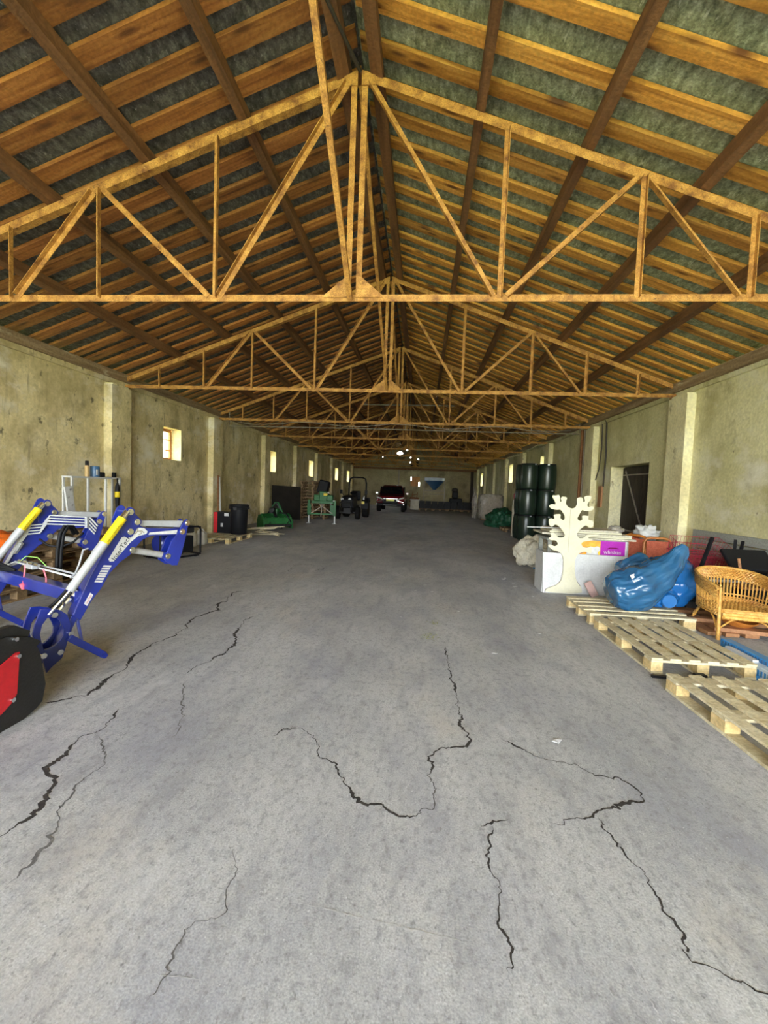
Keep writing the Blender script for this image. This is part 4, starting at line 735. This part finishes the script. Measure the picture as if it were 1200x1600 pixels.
# ------------------------------------------------------------------ right wall, far group
wp = thing('wrapped_pallet_load', 'brown carton load wrapped in clear film by the right wall', 'load', (3.75, 24.6, 0))
slab = M().bb(3.25, 4.25, 24.2, 25.2, .0, .14); ob('load_base', slab, 'pallet_old', wp); ob('carton_stack', M().bb(3.32, 4.18, 24.27, 25.13, .14, 1.32), 'carton', wp)
ob('film_wrap', M().blob((3.75, 24.7, .74), (.78, .78, .85), lambda d: min(.80/max(abs(d.x), abs(d.y), abs(d.z), .01), 1.2)*(1+.06*nz(d, 4)), 30, 20), 'film', wp, smooth=60)
tag(ob('hanging_film', M().blob((3.05, 26, .75), (.16, .5, .9), wob((3, 3, 3), 0, .4, 2)), 'film', smooth=180), 'loose clear plastic film sheet beside the wrapped load', 'film')
tag(ob('green_tarp', M().blob((3.55, 20.2, .22), (.62, 1.0, .55), lambda d: (.95+.35*nz((d.x*2+3, d.y*2, d.z*2))+.14*(1-2*abs(nz((d.x*3, d.y*3, d.z*3))))+.08*(1-2*abs(nz((d.x*7, d.y*7, d.z*7))))), 72, 44), 'tarp', smooth=180), 'crumpled green tarpaulin heap near the right wall', 'tarpaulin')
tag(ob('dark_drum', M().lathe([(.28, 0), (.3, .05), (.3, .85), (.22, .95)], (4.46, 18.75, .0), n=18), 'dark_box', smooth=40), 'dark drum behind the green tarpaulin', 'drum')
for i in range(2): slab_pallet('wooden_pallet', ['pallet edge sticking out under the green tarpaulin', 'pallet lying before the black barrels by the right wall'][i], ((3.75, 18.0, 0), (3.95, 16.7, 0))[i], (1.0, 1.1), 'pallet_old', .03, 'old pallets by the barrels')
ps = thing('bollard_post', 'pale post with red lamp standing behind the barrels', 'post', (3.3, 16.0, 0))
ob('shaft', M().cyl((3.31, 16.0, .0), (3.31, 16.0, 1.3), .1, 14), 'sack', ps, smooth=40); ob('lamp', M().lathe([(.03, 0), (.07, .05), (.07, .2), (.03, .26)], (3.31, 16.0, 1.3), n=12), 'redwire', ps, smooth=40)
ob('lamp_lens', M().cyl((3.31, 15.92, 1.45), (3.31, 15.95, 1.45), .035, 10), 'white', ps)
# barrels
B0 = thing('plastic_barrel', '', 'barrel', (0, 0, 0), 'dark green barrels stacked three high')
ob('barrel_body', M().lathe([(.24, 0), (.262, .015), (.27, .06), (.288, .2), (.293, .42), (.288, .64), (.272, .76), (.262, .80), (.25, .815), (.245, .80)], (0, 0, 0), n=32), 'barrel', B0, smooth=50)
ob('lid', M().lathe([(.02, .80), (.25, .80), (.262, .806), (.262, .83), (.25, .838), (.22, .826), (.02, .826)], (0, 0, 0), n=32), 'black', B0, smooth=50)
ob('rim_clip', M().bb(-.03, .03, -.275, -.258, .79, .83), 'silver', B0)
lv = ['bottom', 'middle', 'top']; first = True
for (x, y, nm) in ((3.43, 14.75, 'front left stack'), (4.02, 14.78, 'front right stack'), (3.42, 15.36, 'stack just behind the front left one'), (4.03, 15.38, 'stack just behind the front right one')):
    for k in range(3):
        lab = 'dark green plastic barrel at the %s of the %s' % (lv[k], nm); loc = (x+.01*k, y, .842*k)
        if first: B0.location = loc; B0['label'] = lab; B0.rotation_euler = (0, 0, .3); first = False
        else: dup(B0, loc, lab, rz=random.uniform(-.6, .6))
# white sack
sk_ = thing('fabric_sack', 'crumpled off-white fabric sack with blue strap on the floor', 'sack', (2.42, 9.45, 0))
ob('sack_body', M().blob((2.42, 9.5, .26), (.36, .34, .36), lambda d: (.92+.34*nz((d.x*1.8+7, d.y*1.8, d.z*1.8))+.13*(1-2*abs(nz((d.x*2.6, d.y*2.6+2, d.z*2.6))))+.08*(1-2*abs(nz((d.x*6, d.y*6+2, d.z*6)))))*(1 if d.z > -.6 else .75), 90, 60), 'sack', sk_, smooth=180)
ob('strap', M().tube([(2.45, 9.1, .42), (2.52, 9.08, .28), (2.56, 9.06, .12), (2.44, 9.05, .05), (2.3, 9.08, .03)], .018, 8), 'bag_blue', sk_, smooth=60)
sk2 = tag(ob('fabric_sack', M().blob((3.05, 10.05, .24), (.3, .3, .3), wob((7, 1, 8), 0, .4, 2.2), 30, 20), 'sack', smooth=180), 'greyish sack behind the off-white sack with strap', 'sack')
# ------------------------------------------------------------------ tree display
TREE = [(2.3, 1.34), (2.24, 1.37), (2.21, 1.42), (2.22, 1.47), (2.23, 1.51), (2.19, 1.52), (2.15, 1.52), (2.13, 1.49), (2.15, 1.45), (2.13, 1.43), (2.12, 1.47), (2.12, 1.52), (2.1, 1.55), (2.06, 1.53), (2.01, 1.54), (2.01, 1.5), (2.04, 1.46), (2.06, 1.42), (2.06, 1.39), (2.01, 1.4), (1.97, 1.38), (1.97, 1.35), (2.01, 1.32), (2.09, 1.31), (2.14, 1.32), (2.18, 1.27), (2.21, 1.22), (2.21, 1.17), (2.19, 1.15), (2.16, 1.17), (2.14, 1.19), (2.15, 1.23), (2.14, 1.25), (2.05, 1.24), (2.04, 1.22), (2.06, 1.18), (2.04, 1.16), (2.02, 1.18), (1.98, 1.17), (1.97, 1.13), (1.98, 1.08), (2.0, 1.05), (2.04, 1.05), (2.06, 1.08), (2.1, 1.08), (2.16, 1.03), (2.21, 0.96), (2.23, 0.92), (2.21, 0.89), (2.16, 0.88), (2.12, 0.89), (2.09, 0.93), (2.05, 0.96), (2.01, 0.95), (2.0, 0.93), (2.03, 0.91), (2.02, 0.89), (1.99, 0.87), (1.99, 0.85), (2.03, 0.83), (2.08, 0.84), (2.11, 0.82), (2.13, 0.79), (2.12, 0.76), (2.08, 0.74), (2.04, 0.76), (2.0, 0.77), (1.98, 0.75), (2.0, 0.73), (2.02, 0.71), (2.06, 0.68), (2.13, 0.67), (2.17, 0.65), (2.21, 0.61), (2.23, 0.55), (2.24, 0.41), (2.23, 0.28), (2.21, 0.2), (2.15, 0.13), (2.03, 0.08), (1.99, 0.06), (1.98, 0.01), (2.54, 0.01), (2.53, 0.11), (2.48, 0.16), (2.44, 0.22), (2.41, 0.36), (2.4, 0.52), (2.42, 0.6), (2.45, 0.64), (2.5, 0.67), (2.55, 0.68), (2.6, 0.66), (2.64, 0.66), (2.65, 0.68), (2.63, 0.7), (2.66, 0.73), (2.62, 0.76), (2.59, 0.75), (2.55, 0.74), (2.5, 0.76), (2.48, 0.8), (2.5, 0.83), (2.54, 0.84), (2.59, 0.85), (2.65, 0.86), (2.64, 0.88), (2.59, 0.88), (2.58, 0.91), (2.64, 0.93), (2.74, 0.95), (2.73, 0.96), (2.59, 0.95), (2.55, 0.94), (2.52, 0.9), (2.46, 0.88), (2.42, 0.91), (2.4, 0.94), (2.43, 1.0), (2.49, 1.06), (2.53, 1.09), (2.57, 1.07), (2.59, 1.05), (2.63, 1.06), (2.65, 1.1), (2.64, 1.16), (2.62, 1.17), (2.59, 1.17), (2.57, 1.17), (2.56, 1.2), (2.57, 1.23), (2.56, 1.24), (2.47, 1.24), (2.47, 1.21), (2.48, 1.18), (2.45, 1.15), (2.41, 1.17), (2.4, 1.2), (2.43, 1.26), (2.46, 1.33), (2.5, 1.31), (2.56, 1.31), (2.62, 1.33), (2.64, 1.36), (2.62, 1.39), (2.59, 1.39), (2.56, 1.37), (2.53, 1.4), (2.56, 1.46), (2.59, 1.5), (2.59, 1.54), (2.55, 1.55), (2.5, 1.54), (2.48, 1.52), (2.5, 1.47), (2.49, 1.45), (2.47, 1.45), (2.47, 1.49), (2.45, 1.52), (2.4, 1.52), (2.37, 1.49), (2.38, 1.44), (2.38, 1.4), (2.35, 1.35)]
def smooth_poly(p, it=1):
    for _ in range(it):
        q = []
        for i in range(len(p)):
            a, b = p[i], p[(i+1) % len(p)]; q += [(a[0]*.75+b[0]*.25, a[1]*.75+b[1]*.25), (a[0]*.25+b[0]*.75, a[1]*.25+b[1]*.75)]
        p = q
    return p
td = thing('tree_display', 'cream cut-out tree display panel on a white base board', 'display', (2.5, 7.05, 0))
ob('tree_panel', M().prism(smooth_poly(TREE), (0, 7.005, .0), (1, 0, 0), (0, 0, 1), (0, -1, 0), .018), 'cream', td)
ob('centre_joint', M().bb(2.289, 2.293, 6.994, 6.998, .66, 1.335), 'ink', td)
ob('base_panel', M().prism([(1.914, .638), (3.18, .628), (3.208, .583), (3.25, .0), (1.945, .0)], (0, 7.035, 0), (1, 0, 0), (0, 0, 1), (0, -1, 0), .036), 'white', td, bevel=.003)
for p in ([(1.99, .655), (2.13, .66), (2.19, .64), (2.215, .60), (2.235, .53), (2.235, .35), (2.21, .2), (2.15, .13), (2.02, .075), (1.985, .05), (1.98, .01)], [(2.53, .66), (2.46, .65), (2.425, .61), (2.40, .52), (2.41, .36), (2.45, .22), (2.52, .13)]):
    ob('groove', M().tube([(a-(.004 if i < 99 else 0), 7.016, b) for i, (a, b) in enumerate(p)], .004, 6), 'galv', td)
ob('side_panel', M().bb(1.935, 1.965, 7.055, 7.5, 0, .635), 'white', td)
fb = 'cream flat boards stacked behind the tree display'
ft = thing('packing_table', 'low grey table hidden behind the white display base', 'table', (2.7, 7.5, 0))
ob('table_top', M().bb(2.05, 3.3, 7.3, 7.9, .80, .84), 'slat_grey', ft)
for x in (2.1, 3.25):
    for y in (7.34, 7.86): ob('leg', M().bb(x-.03, x+.03, y-.03, y+.03, 0, .80), 'slat_grey', ft)
for i, (x0, x1, z, ex, lab) in enumerate(((2.45, 3.42, .842, 0, 'lowest'), (2.1, 3.36, .874, .03, 'second lowest'), (1.95, 3.34, .906, -.02, 'middle'), (2.08, 3.2, .938, .02, 'second highest'), (2.1, 3.14, .97, 0, 'topmost'))):
    tag(ob('flat_board', M().bb(x0, x1, 7.26+ex, 7.85+ex, z, z+.028), 'cream' if i % 2 else 'sack', bevel=.003), '%s cream board in the pile behind the tree display' % lab, 'board', fb)
tag(ob('thin_lath', M().beam((1.72, 7.3, 1.005), (2.35, 7.35, 1.012), .025, .012), 'white'), 'thin pale lath poking out left of the tree display', 'lath')
wk = thing('pet_food_box', 'orange and purple printed pet food carton behind the white panel', 'box', (2.9, 7.3, 0))
ob('carton', M().bb(2.30, 3.22, 7.12, 7.25, .0, .848), 'white', wk)
ob('purple_panel', M().bb(2.82, 3.19, 7.112, 7.12, .5, .845), 'purple', wk, label='purple printed panel'); ob('orange_panel', M().bb(2.46, 2.817, 7.112, 7.12, .60, .845), 'box_orange', wk, label='orange printed panel')
ob('white_print', M().prism([(2.60, .60), (2.62, .70), (2.66, .755), (2.72, .74), (2.75, .757), (2.77, .70), (2.79, .60)], (0, 7.108, 0), (1, 0, 0), (0, 0, 1), (0, -1, 0), .006), 'white', wk)
ob('white_print', M().lathe([(.028, -.003), (.045, -.003), (.045, .003), (.028, .003)], (2.765, 7.107, .715), (0, -1, 0), 16), 'white', wk)
text('whiskas', .085, (3.0, 7.109, .672), (1, 0, 0), (0, 0, 1), (0, -1, 0), 'white', wk)
ob('arc_mark', M().tube([(2.92, 7.11, .725), (2.96, 7.11, .742), (3.04, 7.11, .744), (3.09, 7.11, .732)], .006, 6), 'dark_red', wk)
ob('side_face', M().bb(3.222, 3.24, 7.12, 7.25, .1, .848), 'slat_grey', wk)
tag(ob('striped_packet', M().beam((2.545, 6.83, .24), (2.66, 6.80, .03), .11, .04, (1, 0, .5)), 'salmon', bevel=.004), 'small pinkish striped packet leaning on the white display base', 'packet')
# ------------------------------------------------------------------ folding chairs
def fchair(label, c, rz):
    r = thing('folding_chair', label, 'chair', (0, 0, 0), 'orange upholstered wooden folding chairs')
    for s in (-1, 1):
        ob('side_rail', M().tube([(s*.22, 0, .0), (s*.22, .02, .5), (s*.215, .03, .74), (s*.17, .035, .82)], .022, 8), 'orange_wood', r, smooth=60)
        ob('leg', M().tube([(s*.18, .09, 0), (s*.18, .08, .4), (s*.18, .06, .62)], .02, 8), 'orange_wood', r, smooth=60)
    ob('top_rail', M().tube([(-.18, .035, .815), (-.1, .035, .835), (.1, .035, .835), (.18, .035, .815)], .024, 8), 'orange_wood', r, smooth=60); ob('cross_rail', M().cyl((-.2, .02, .3), (.2, .02, .3), .016, 8), 'orange_wood', r)
    ob('backrest', M().bb(-.175, .175, .012, .04, .45, .78), 'orange_cloth', r, bevel=.012); ob('seat', M().bb(-.17, .17, .05, .085, .12, .44), 'orange_cloth', r, bevel=.012)
    r.location = c; r.rotation_euler = (-.06, 0, rz)
fchair('orange upholstered folding chair propped up beside the blue bags', (4.22, 8.15, .0), -.25); fchair('orange upholstered folding chair standing nearer the pet food carton', (3.98, 8.6, .0), -.95)
fchair('third orange folding chair half hidden behind the pair', (4.22, 8.9, .0), -.6)
tag(ob('plastic_bag', M().blob((4.35, 8.85, .86), (.2, .2, .16), wob((2, 8, 3), 0, .5, 2.5)), 'film_white', smooth=180), 'small white plastic bag on top of the folding chairs', 'bag')
tag(ob('grey_bag', M().blob((3.25, 7.62, .995), (.11, .15, .07), wob((2, 3, 8), 0, .4, 2.5)), 'film', smooth=180) , 'grey plastic wrap bag behind the pile of boards', 'bag')
# ------------------------------------------------------------------ blue bags
def bag(pts, ctr, nu=48, nv=32): pass
b1 = thing('plastic_sack', 'large blue plastic sack with label, its tied neck pointing up', 'sack', (2.95, 6.0, .146))
def sack_mesh(spine, rads, seed, cre=.12, nu=96, flat=.148):
    m = M(); n = len(spine); sp = [Vector(p) for p in spine]; K = 12; pts = []; rs = []
    for i in range(n-1):
        p0, p1, p2, p3 = sp[max(i-1, 0)], sp[i], sp[i+1], sp[min(i+2, n-1)]
        for k in range(K):
            t = k/K; a = .5*((2*p1)+(p2-p0)*t+(2*p0-5*p1+4*p2-p3)*t*t+(3*p1-p0-3*p2+p3)*t**3); pts.append(a)
            r0, r1 = rads[i], rads[i+1]; tt = t*t*(3-2*t); rs.append((r0[0]+(r1[0]-r0[0])*tt, r0[1]+(r1[1]-r0[1])*tt))
    pts.append(sp[-1]); rs.append(rads[-1]); N = len(pts)
    for i, p in enumerate(pts):
        d = (pts[min(i+1, N-1)]-pts[max(i-1, 0)]).normalized(); a = Vector((0, 1, 0)); a = (a-d*a.dot(d)).normalized(); b = d.cross(a)
        for k in range(nu):
            ph = 2*math.pi*k/nu; c1, s1 = math.cos(ph), math.sin(ph); u = i/K
            rg = lambda f, g, o: 1-2*abs(nz((c1*f+seed+o, s1*f, u*g)))
            f = 1+cre*1.6*nz((c1*1.8+seed, s1*1.8, u*.8))+cre*.55*rg(2.2, .7, 3)+cre*.50*rg(4.5, .9, 9)+cre*.36*rg(9, 1.6, 5)+cre*.16*rg(17, 3, 2)
            q = p+a*(c1*rs[i][0]*f)+b*(s1*rs[i][1]*f)
            if q.z < flat: q.z = flat+(q.z-flat)*.02
            m.v.append(tuple(q))
    m.f = [(i*nu+k, i*nu+(k+1) % nu, (i+1)*nu+(k+1) % nu, (i+1)*nu+k) for i in range(N-1) for k in range(nu)]+[tuple(range(nu-1, -1, -1)), tuple((N-1)*nu+k for k in range(nu))]
    return m
ob('sack_body', sack_mesh([(2.40, 5.72, .33), (2.43, 5.72, .34), (2.54, 5.72, .37), (2.74, 5.72, .43), (2.95, 5.73, .56), (3.12, 5.74, .70), (3.24, 5.76, .86), (3.30, 5.77, .97)], [(.04, .06), (.20, .17), (.25, .22), (.26, .25), (.20, .20), (.13, .14), (.055, .10), (.025, .04)], 3.3), 'bag_blue', b1, smooth=180)
lb = ob('paper_label', M().box((2.64, 5.525, .58), (.14, .004, .10), Matrix.Rotation(-.5, 3, 'X') @ Matrix.Rotation(-.35, 3, 'Y')), 'white', b1, label='white paper label')
b2 = thing('plastic_sack', 'bright blue plastic sack lying behind the labelled one', 'sack', (3.3, 6.15, .146))
ob('sack_body', sack_mesh([(3.32, 5.84, .30), (3.33, 5.88, .31), (3.36, 6.02, .35), (3.42, 6.22, .42), (3.46, 6.42, .42), (3.48, 6.55, .38), (3.48, 6.60, .36)], [(.03, .03), (.16, .14), (.27, .20), (.31, .29), (.30, .29), (.15, .15), (.02, .02)], 8.1, .14), 'bag_blue2', b2, smooth=180)
ob('bundle_end', M().lathe([(.02, 0), (.08, .0), (.10, .04), (.09, .12)], (3.12, 5.68, .27), (.2, 1, 0), 18), 'bag_blue2', b2, smooth=60)
ob('sack_fold', sack_mesh([(2.95, 5.80, .24), (3.0, 5.82, .25), (3.15, 5.88, .27), (3.3, 5.95, .28)], [(.02, .02), (.10, .09), (.13, .12), (.1, .1)], 5.5, .1), 'bag_blue2', b2, smooth=180)
b3 = tag(ob('plastic_sack', sack_mesh([(2.80, 6.38, .36), (2.86, 6.38, .38), (3.0, 6.4, .46), (3.15, 6.42, .54), (3.25, 6.42, .54)], [(.03, .03), (.15, .2), (.19, .24), (.17, .2), (.03, .03)], 1.7), 'bag_blue', smooth=180), 'third dull blue plastic sack tucked behind the labelled sack', 'sack')
# ------------------------------------------------------------------ wicker chairs
def wicker(label, loc, rz):
    """local frame: x along the front edge, y to the back"""
    r = thing('wicker_chair', label, 'chair', (0, 0, 0), 'wicker armchairs by the right wall')
    W_, D = .56, .62
    def path(t, off=0., drop=0.):     # horse-shoe round the seat, front-left -> back -> front-right
        L = [(0, 0), (-.03, .25), (0, .5), (.12, .62), (.28, .65), (.44, .62), (.56, .5), (.59, .25), (.56, 0)]
        f = t*(len(L)-1); i = min(int(f), len(L)-2); u = f-i; u2 = u
        p0, p1, p2, p3 = L[max(i-1, 0)], L[i], L[i+1], L[min(i+2, len(L)-1)]
        g = lambda q: .5*((2*p1[q])+(p2[q]-p0[q])*u+(2*p0[q]-5*p1[q]+4*p2[q]-p3[q])*u*u+(3*p1[q]-p0[q]-3*p2[q]+p3[q])*u**3)
        x, y = g(0), g(1); cx, cy = .28, .28; d = Vector((x-cx, y-cy, 0)).normalized(); return Vector((x, y, 0))+d*off
    def ztop(t): return .56+.15*math.sin(math.pi*t)**.7
    n = 44
    # woven rim: band built of over-under strands
    rim = M()
    for s in range(7):
        pts = []
        for i in range(n*2+1):
            t = .02+.96*i/(n*2); zt = ztop(t); h = s/6
            p = path(t, .045*(1-h)*(0+1)+.05*h+.006*(1 if (i+s) % 2 else -1)); p.z = zt-.115*(1-h); pts.append(p)
        rim.tube(pts, .011, 5, False)
    ob('woven_rim', rim, 'cane', r, smooth=60)
    ob('rim_edge', M().tube([path(.0+i/n, .055)+Vector((0, 0, ztop(i/n)+.008)) for i in range(n+1)], .017, 8), 'cane', r, smooth=60)
    for i in range(40):
        t = (i+.5)/40; a = path(t, .012); a.z = .30; b = path(t, .04); b.z = ztop(t)-.10
        ob('back_stake', M().tube([a, a.lerp(b, .5)+Vector((0, 0, 0)), b], .0085, 5), 'cane', r, smooth=60)
    for q in range(2):
        low = M()
        for s in range(5):
            low.tube([path(i/88., .014+.008*(1 if (i+s) % 2 else -1))+Vector((0, 0, .28+.02*s+q*.125*0)) for i in range(89)], .0095, 5, False)
        if q == 0: ob('woven_band', low, 'cane', r, smooth=60)
    ob('middle_rail', M().tube([path(i/40., .03)+Vector((0, 0, .40)) for i in range(41)], .008, 6), 'cane', r, smooth=60)
    # seat: rows of weave rolling over the front
    for s in range(14):
        y = .02+s*.041; zz = .31-.0*s
        ob('seat_strand', M().tube([(.02+.52*i/26, y, zz+.007*(1 if (i+s) % 2 else -1)-.015*math.sin(math.pi*i/26)) for i in range(27)], .021, 6), 'cane', r, smooth=60)
    for s in range(6):
        a = -.2+s*.62; ob('front_roll', M().tube([(.02+.53*i/26, -.01-.05*math.cos(a)+.006*(1 if (i+s) % 2 else -1), .275+.055*math.sin(a)) for i in range(27)], .02, 6), 'cane', r, smooth=60)
    for x in (0, .56):
        s = -1 if x == 0 else 1
        ob('leg', M().tube([(x, -.02, 0), (x, -.015, .28), (x, 0, .50), (x, .0, .585)], [.021, .019, .017, .015], 8), 'cane', r, smooth=60)
        ob('arm_brace', M().tube([(x, -.01, .47), (x, .05, .58), (x, .09, .60), (x, -.0, .605)], .010, 6), 'cane', r, smooth=60)
        ob('leg', M().tube([(x-s*.06, .52, .30), (x, .58, .15), (x+s*.03, .64, 0)], .017, 8), 'cane', r, smooth=60)
        ob('leg_brace', M().tube([(x, -.01, .09), (x, .10, .22), (x, .22, .285), (x, .42, .28), (x, .52, .20), (x, .58, .12)], .011, 6), 'cane', r, smooth=60)
        ob('leg_brace', M().tube([(x, -.01, .12), (x-s*.12, -.0, .22), (x-s*.2, 0, .25)], .010, 6), 'cane', r, smooth=60)
    r.location = loc; r.rotation_euler = (0, 0, rz); return r
w1 = wicker('honey coloured wicker armchair facing the entrance beside the pallets', (3.345, 5.13, 0), -.16)
dup(w1, (4.05, 4.92, 0), 'second wicker armchair cut by the right edge', rz=-.5)
# things under and around the chairs
bw = thing('wooden_bowl', 'large orange-brown bowl tilted on the boards under the wicker chair', 'bowl', (3.75, 5.55, .1))
ob('bowl_shell', M().lathe([(.02, .0), (.10, .01), (.19, .06), (.235, .14), (.225, .145), (.18, .08), (.09, .03), (.02, .02)], (3.73, 5.50, .10), (.1, -.35, .9), 28), 'orange_wood', bw, smooth=60)
for i, (a, b, lab) in enumerate((((3.36, 5.95, .03), (3.38, 5.22, .03), 'reddish brown board lying by the wicker chair leg'), ((3.55, 5.98, .03), (3.56, 5.2, .03), 'reddish brown board under the wicker seat'), ((3.42, 5.34, .075), (4.5, 5.1, .075), 'light brown board lying crosswise under the wicker chair'), ((3.40, 5.70, .075), (4.5, 5.5, .075), 'brown board lying crosswise behind the bowl'), ((3.75, 6.0, .03), (3.77, 5.2, .03), 'brown board lying under the bowl'), ((3.3, 6.25, .03), (4.5, 6.25, .03), 'dark brown board behind the wicker chair'))):
    tag(ob('wooden_board', M().beam(a, b, .15, .045), 'brown_wood', bevel=.004), lab, 'board', 'brown boards under the wicker chairs')
# folded crate, blue and white
fc_ = thing('folded_crate', 'blue and white folded plastic crate beside the empty pallet', 'crate', (3.12, 4.35, 0))
ob('crate_side', M().bb(2.985, 3.07, 3.65, 4.50, .0, .115), 'plastic_light', fc_, bevel=.005)
ob('blue_rim', M().bb(3.075, 3.17, 3.65, 4.66, .0, .155), 'plastic_blue', fc_, bevel=.006, label='blue rim')
for i in range(24):
    y = 3.70+i*.039; ob('slot', M().bb(3.069, 3.075, y, y+.018, .12, .145), 'mid_blue', fc_)
    if i < 20: ob('slot', M().bb(2.981, 2.985, y, y+.016, .035, .085), 'plastic_blue', fc_)
ob('crate_foot', M().bb(2.955, 2.985, 4.0, 4.06, .0, .04), 'plastic_blue', fc_)
tag(ob('white_tray', M().beam((3.03, 4.48, .125), (3.03, 4.12, .125), .05, .02), 'white'), 'white plastic strip lying on the folded crate', 'strip')
# red wire baskets, table, black chair, grey slats
tbm = thing('low_table', 'low dark table with white edge under the red wire baskets', 'table', (4.05, 6.6, 0))
ob('table_top', M().bb(3.68, 4.72, 6.4, 7.25, .42, .455), 'white', tbm)
for x in (3.74, 4.64):
    for y in (6.48, 7.15): ob('leg', M().bb(x-.03, x+.03, y-.03, y+.03, 0, .42), 'black', tbm)
ob('under_shelf', M().bb(3.72, 4.66, 6.48, 7.15, .10, .13), 'black', tbm)
def basket(label, c, d, rx, ry):
    r = thing('wire_basket', label, 'basket', (0, 0, 0), 'red wire baskets on the low table'); X, Y, H = d
    fr = M()
    for z, g in ((0, .9), (H/2, .95), (H, 1)):
        x, y = X/2*g, Y/2*g; fr.tube([(-x, -y, z), (x, -y, z), (x, y, z), (-x, y, z), (-x, -y, z)], .004, 5)
    ob('rim_wire', fr, 'redwire', r)
    for ax in (0, 1):
        n = int((X if ax == 0 else Y)/.055)
        for i in range(n+1):
            t = -1+2*i/n
            if ax == 0: P = [(t*X/2, -Y/2, H), (t*X/2*.9, -Y/2*.9, 0), (t*X/2*.9, Y/2*.9, 0), (t*X/2, Y/2, H)]
            else: P = [(-X/2, t*Y/2, H), (-X/2*.9, t*Y/2*.9, 0), (X/2*.9, t*Y/2*.9, 0), (X/2, t*Y/2, H)]
            ob('grid_wire', M().tube(P, .0028, 4), 'redwire', r)
    r.location = c; r.rotation_euler = (rx, ry, .05)
basket('red wire basket lying lowest on the low table', (4.08, 6.75, .465), (.74, .5, .22), 0, 0)
basket('red wire basket nested above the lowest one', (4.12, 6.80, .54), (.74, .5, .22), .1, .03)
basket('red wire basket tilted up at the back of the pile', (4.16, 6.90, .60), (.74, .5, .22), .28, .05)
basket('red wire basket topmost in the pile', (4.2, 6.98, .66), (.74, .5, .24), .42, .02)
ch = thing('steel_chair', 'black steel chair turned upside down on the red wire baskets', 'chair', (4.25, 6.05, .6))
ob('seat', M().box((4.22, 6.0, .79), (.55, .34, .05), Matrix.Rotation(.75, 3, 'X')), 'black', ch, bevel=.015)
for (a, b) in (((3.76, 6.2, .60), (3.92, 6.25, 1.05)), ((4.17, 6.2, .76), (4.25, 6.3, 1.02)), ((4.25, 6.2, .85), (4.36, 6.32, 1.00)), ((4.55, 5.95, .62), (4.72, 6.1, .92))):
    ob('leg', M().beam(a, b, .035, .035), 'black', ch)
ob('backrest', M().box((4.5, 6.1, .68), (.4, .03, .3), Matrix.Rotation(.5, 3, 'X')), 'black', ch, bevel=.01)
for i, (a, b) in enumerate((((4.06, 5.8, .60), (3.97, 5.8, .80)), ((4.33, 5.6, .56), (4.27, 5.62, .78)))):
    pass
stl = thing('upturned_stool', 'small wooden stool lying upturned behind the wicker chair', 'stool', (4.15, 5.95, .45))
ob('seat', M().bb(3.98, 4.5, 5.72, 5.98, .46, .49), 'brown_wood', stl)
for (a, b) in (((4.02, 5.78, .49), (3.94, 5.76, .84)), ((4.42, 5.78, .49), (4.38, 5.74, .82)), ((4.44, 5.94, .49), (4.47, 5.97, .8))): ob('leg', M().cyl(a, b, .016, 8), 'brown_wood', stl)
ob('stand', M().bb(4.0, 4.48, 5.74, 5.96, 0, .46), 'dark_box', stl)
gs = thing('slat_bench', 'long grey slatted bench back leaning along the right wall', 'bench', (4.7, 7.2, .5))
for z in (.66, .82, .97): ob('slat', M().beam((4.72, 6.0, z), (4.72, 8.03, z), .03, .135, (1, 0, .0)), 'slat_grey', gs, bevel=.004)
for y in (6.4, 7.6): ob('upright', M().bb(4.738, 4.785, y-.04, y+.04, 0, 1.02), 'slat_grey', gs)
# ------------------------------------------------------------------ litter
for (x, y) in ((1.55, 8.0), (1.62, 7.6), (1.5, 7.9), (1.72, 6.7), (1.8, 6.2), (1.58, 7.3), (1.45, 6.4), (.2, 6.6), (-.05, 6.6), (.75, 4.2), (1.35, 4.9), (.9, 2.75), (-.2, 5.2), (.52, 5.6)):
    s = random.uniform(.012, .024); a = random.uniform(0, 3); p = [(x+s*math.cos(a+k*1.57+random.uniform(-.3, .3))*(1.6 if k % 2 else 1), y+s*math.sin(a+k*1.57), .002+random.uniform(0, .008)) for k in range(4)]
    m = M().add(p+[(q[0], q[1], q[2]+.003) for q in p], [(0, 1, 2, 3), (4, 5, 6, 7), (0, 1, 5, 4), (1, 2, 6, 5), (2, 3, 7, 6), (3, 0, 4, 7)])
    tag(ob('paper_scrap', m, 'white'), 'tiny pale scrap of litter lying on the concrete floor', 'litter', 'scraps of litter on the floor')
for (x, y, n) in ((.12, 4.55, 40), (.2, 5.05, 26)):
    m = M()
    for i in range(n):
        a = random.uniform(0, 6.3); r = random.uniform(0, .09); c = Vector((x+r*math.cos(a), y+r*math.sin(a)*1.3, .003)); d = Vector((random.uniform(-.03, .03), random.uniform(-.03, .03), random.uniform(0, .012)))
        m.beam(c, c+d+Vector((.002, 0, 0)), .003, .003)
    o = ob('dried_grass', m, 'dried'); o['kind'] = 'stuff'; o['label'] = 'small tuft of dried grass scattered on the floor'+(' nearer the entrance' if y < 4.8 else ' a step further in'); o['category'] = 'grass'
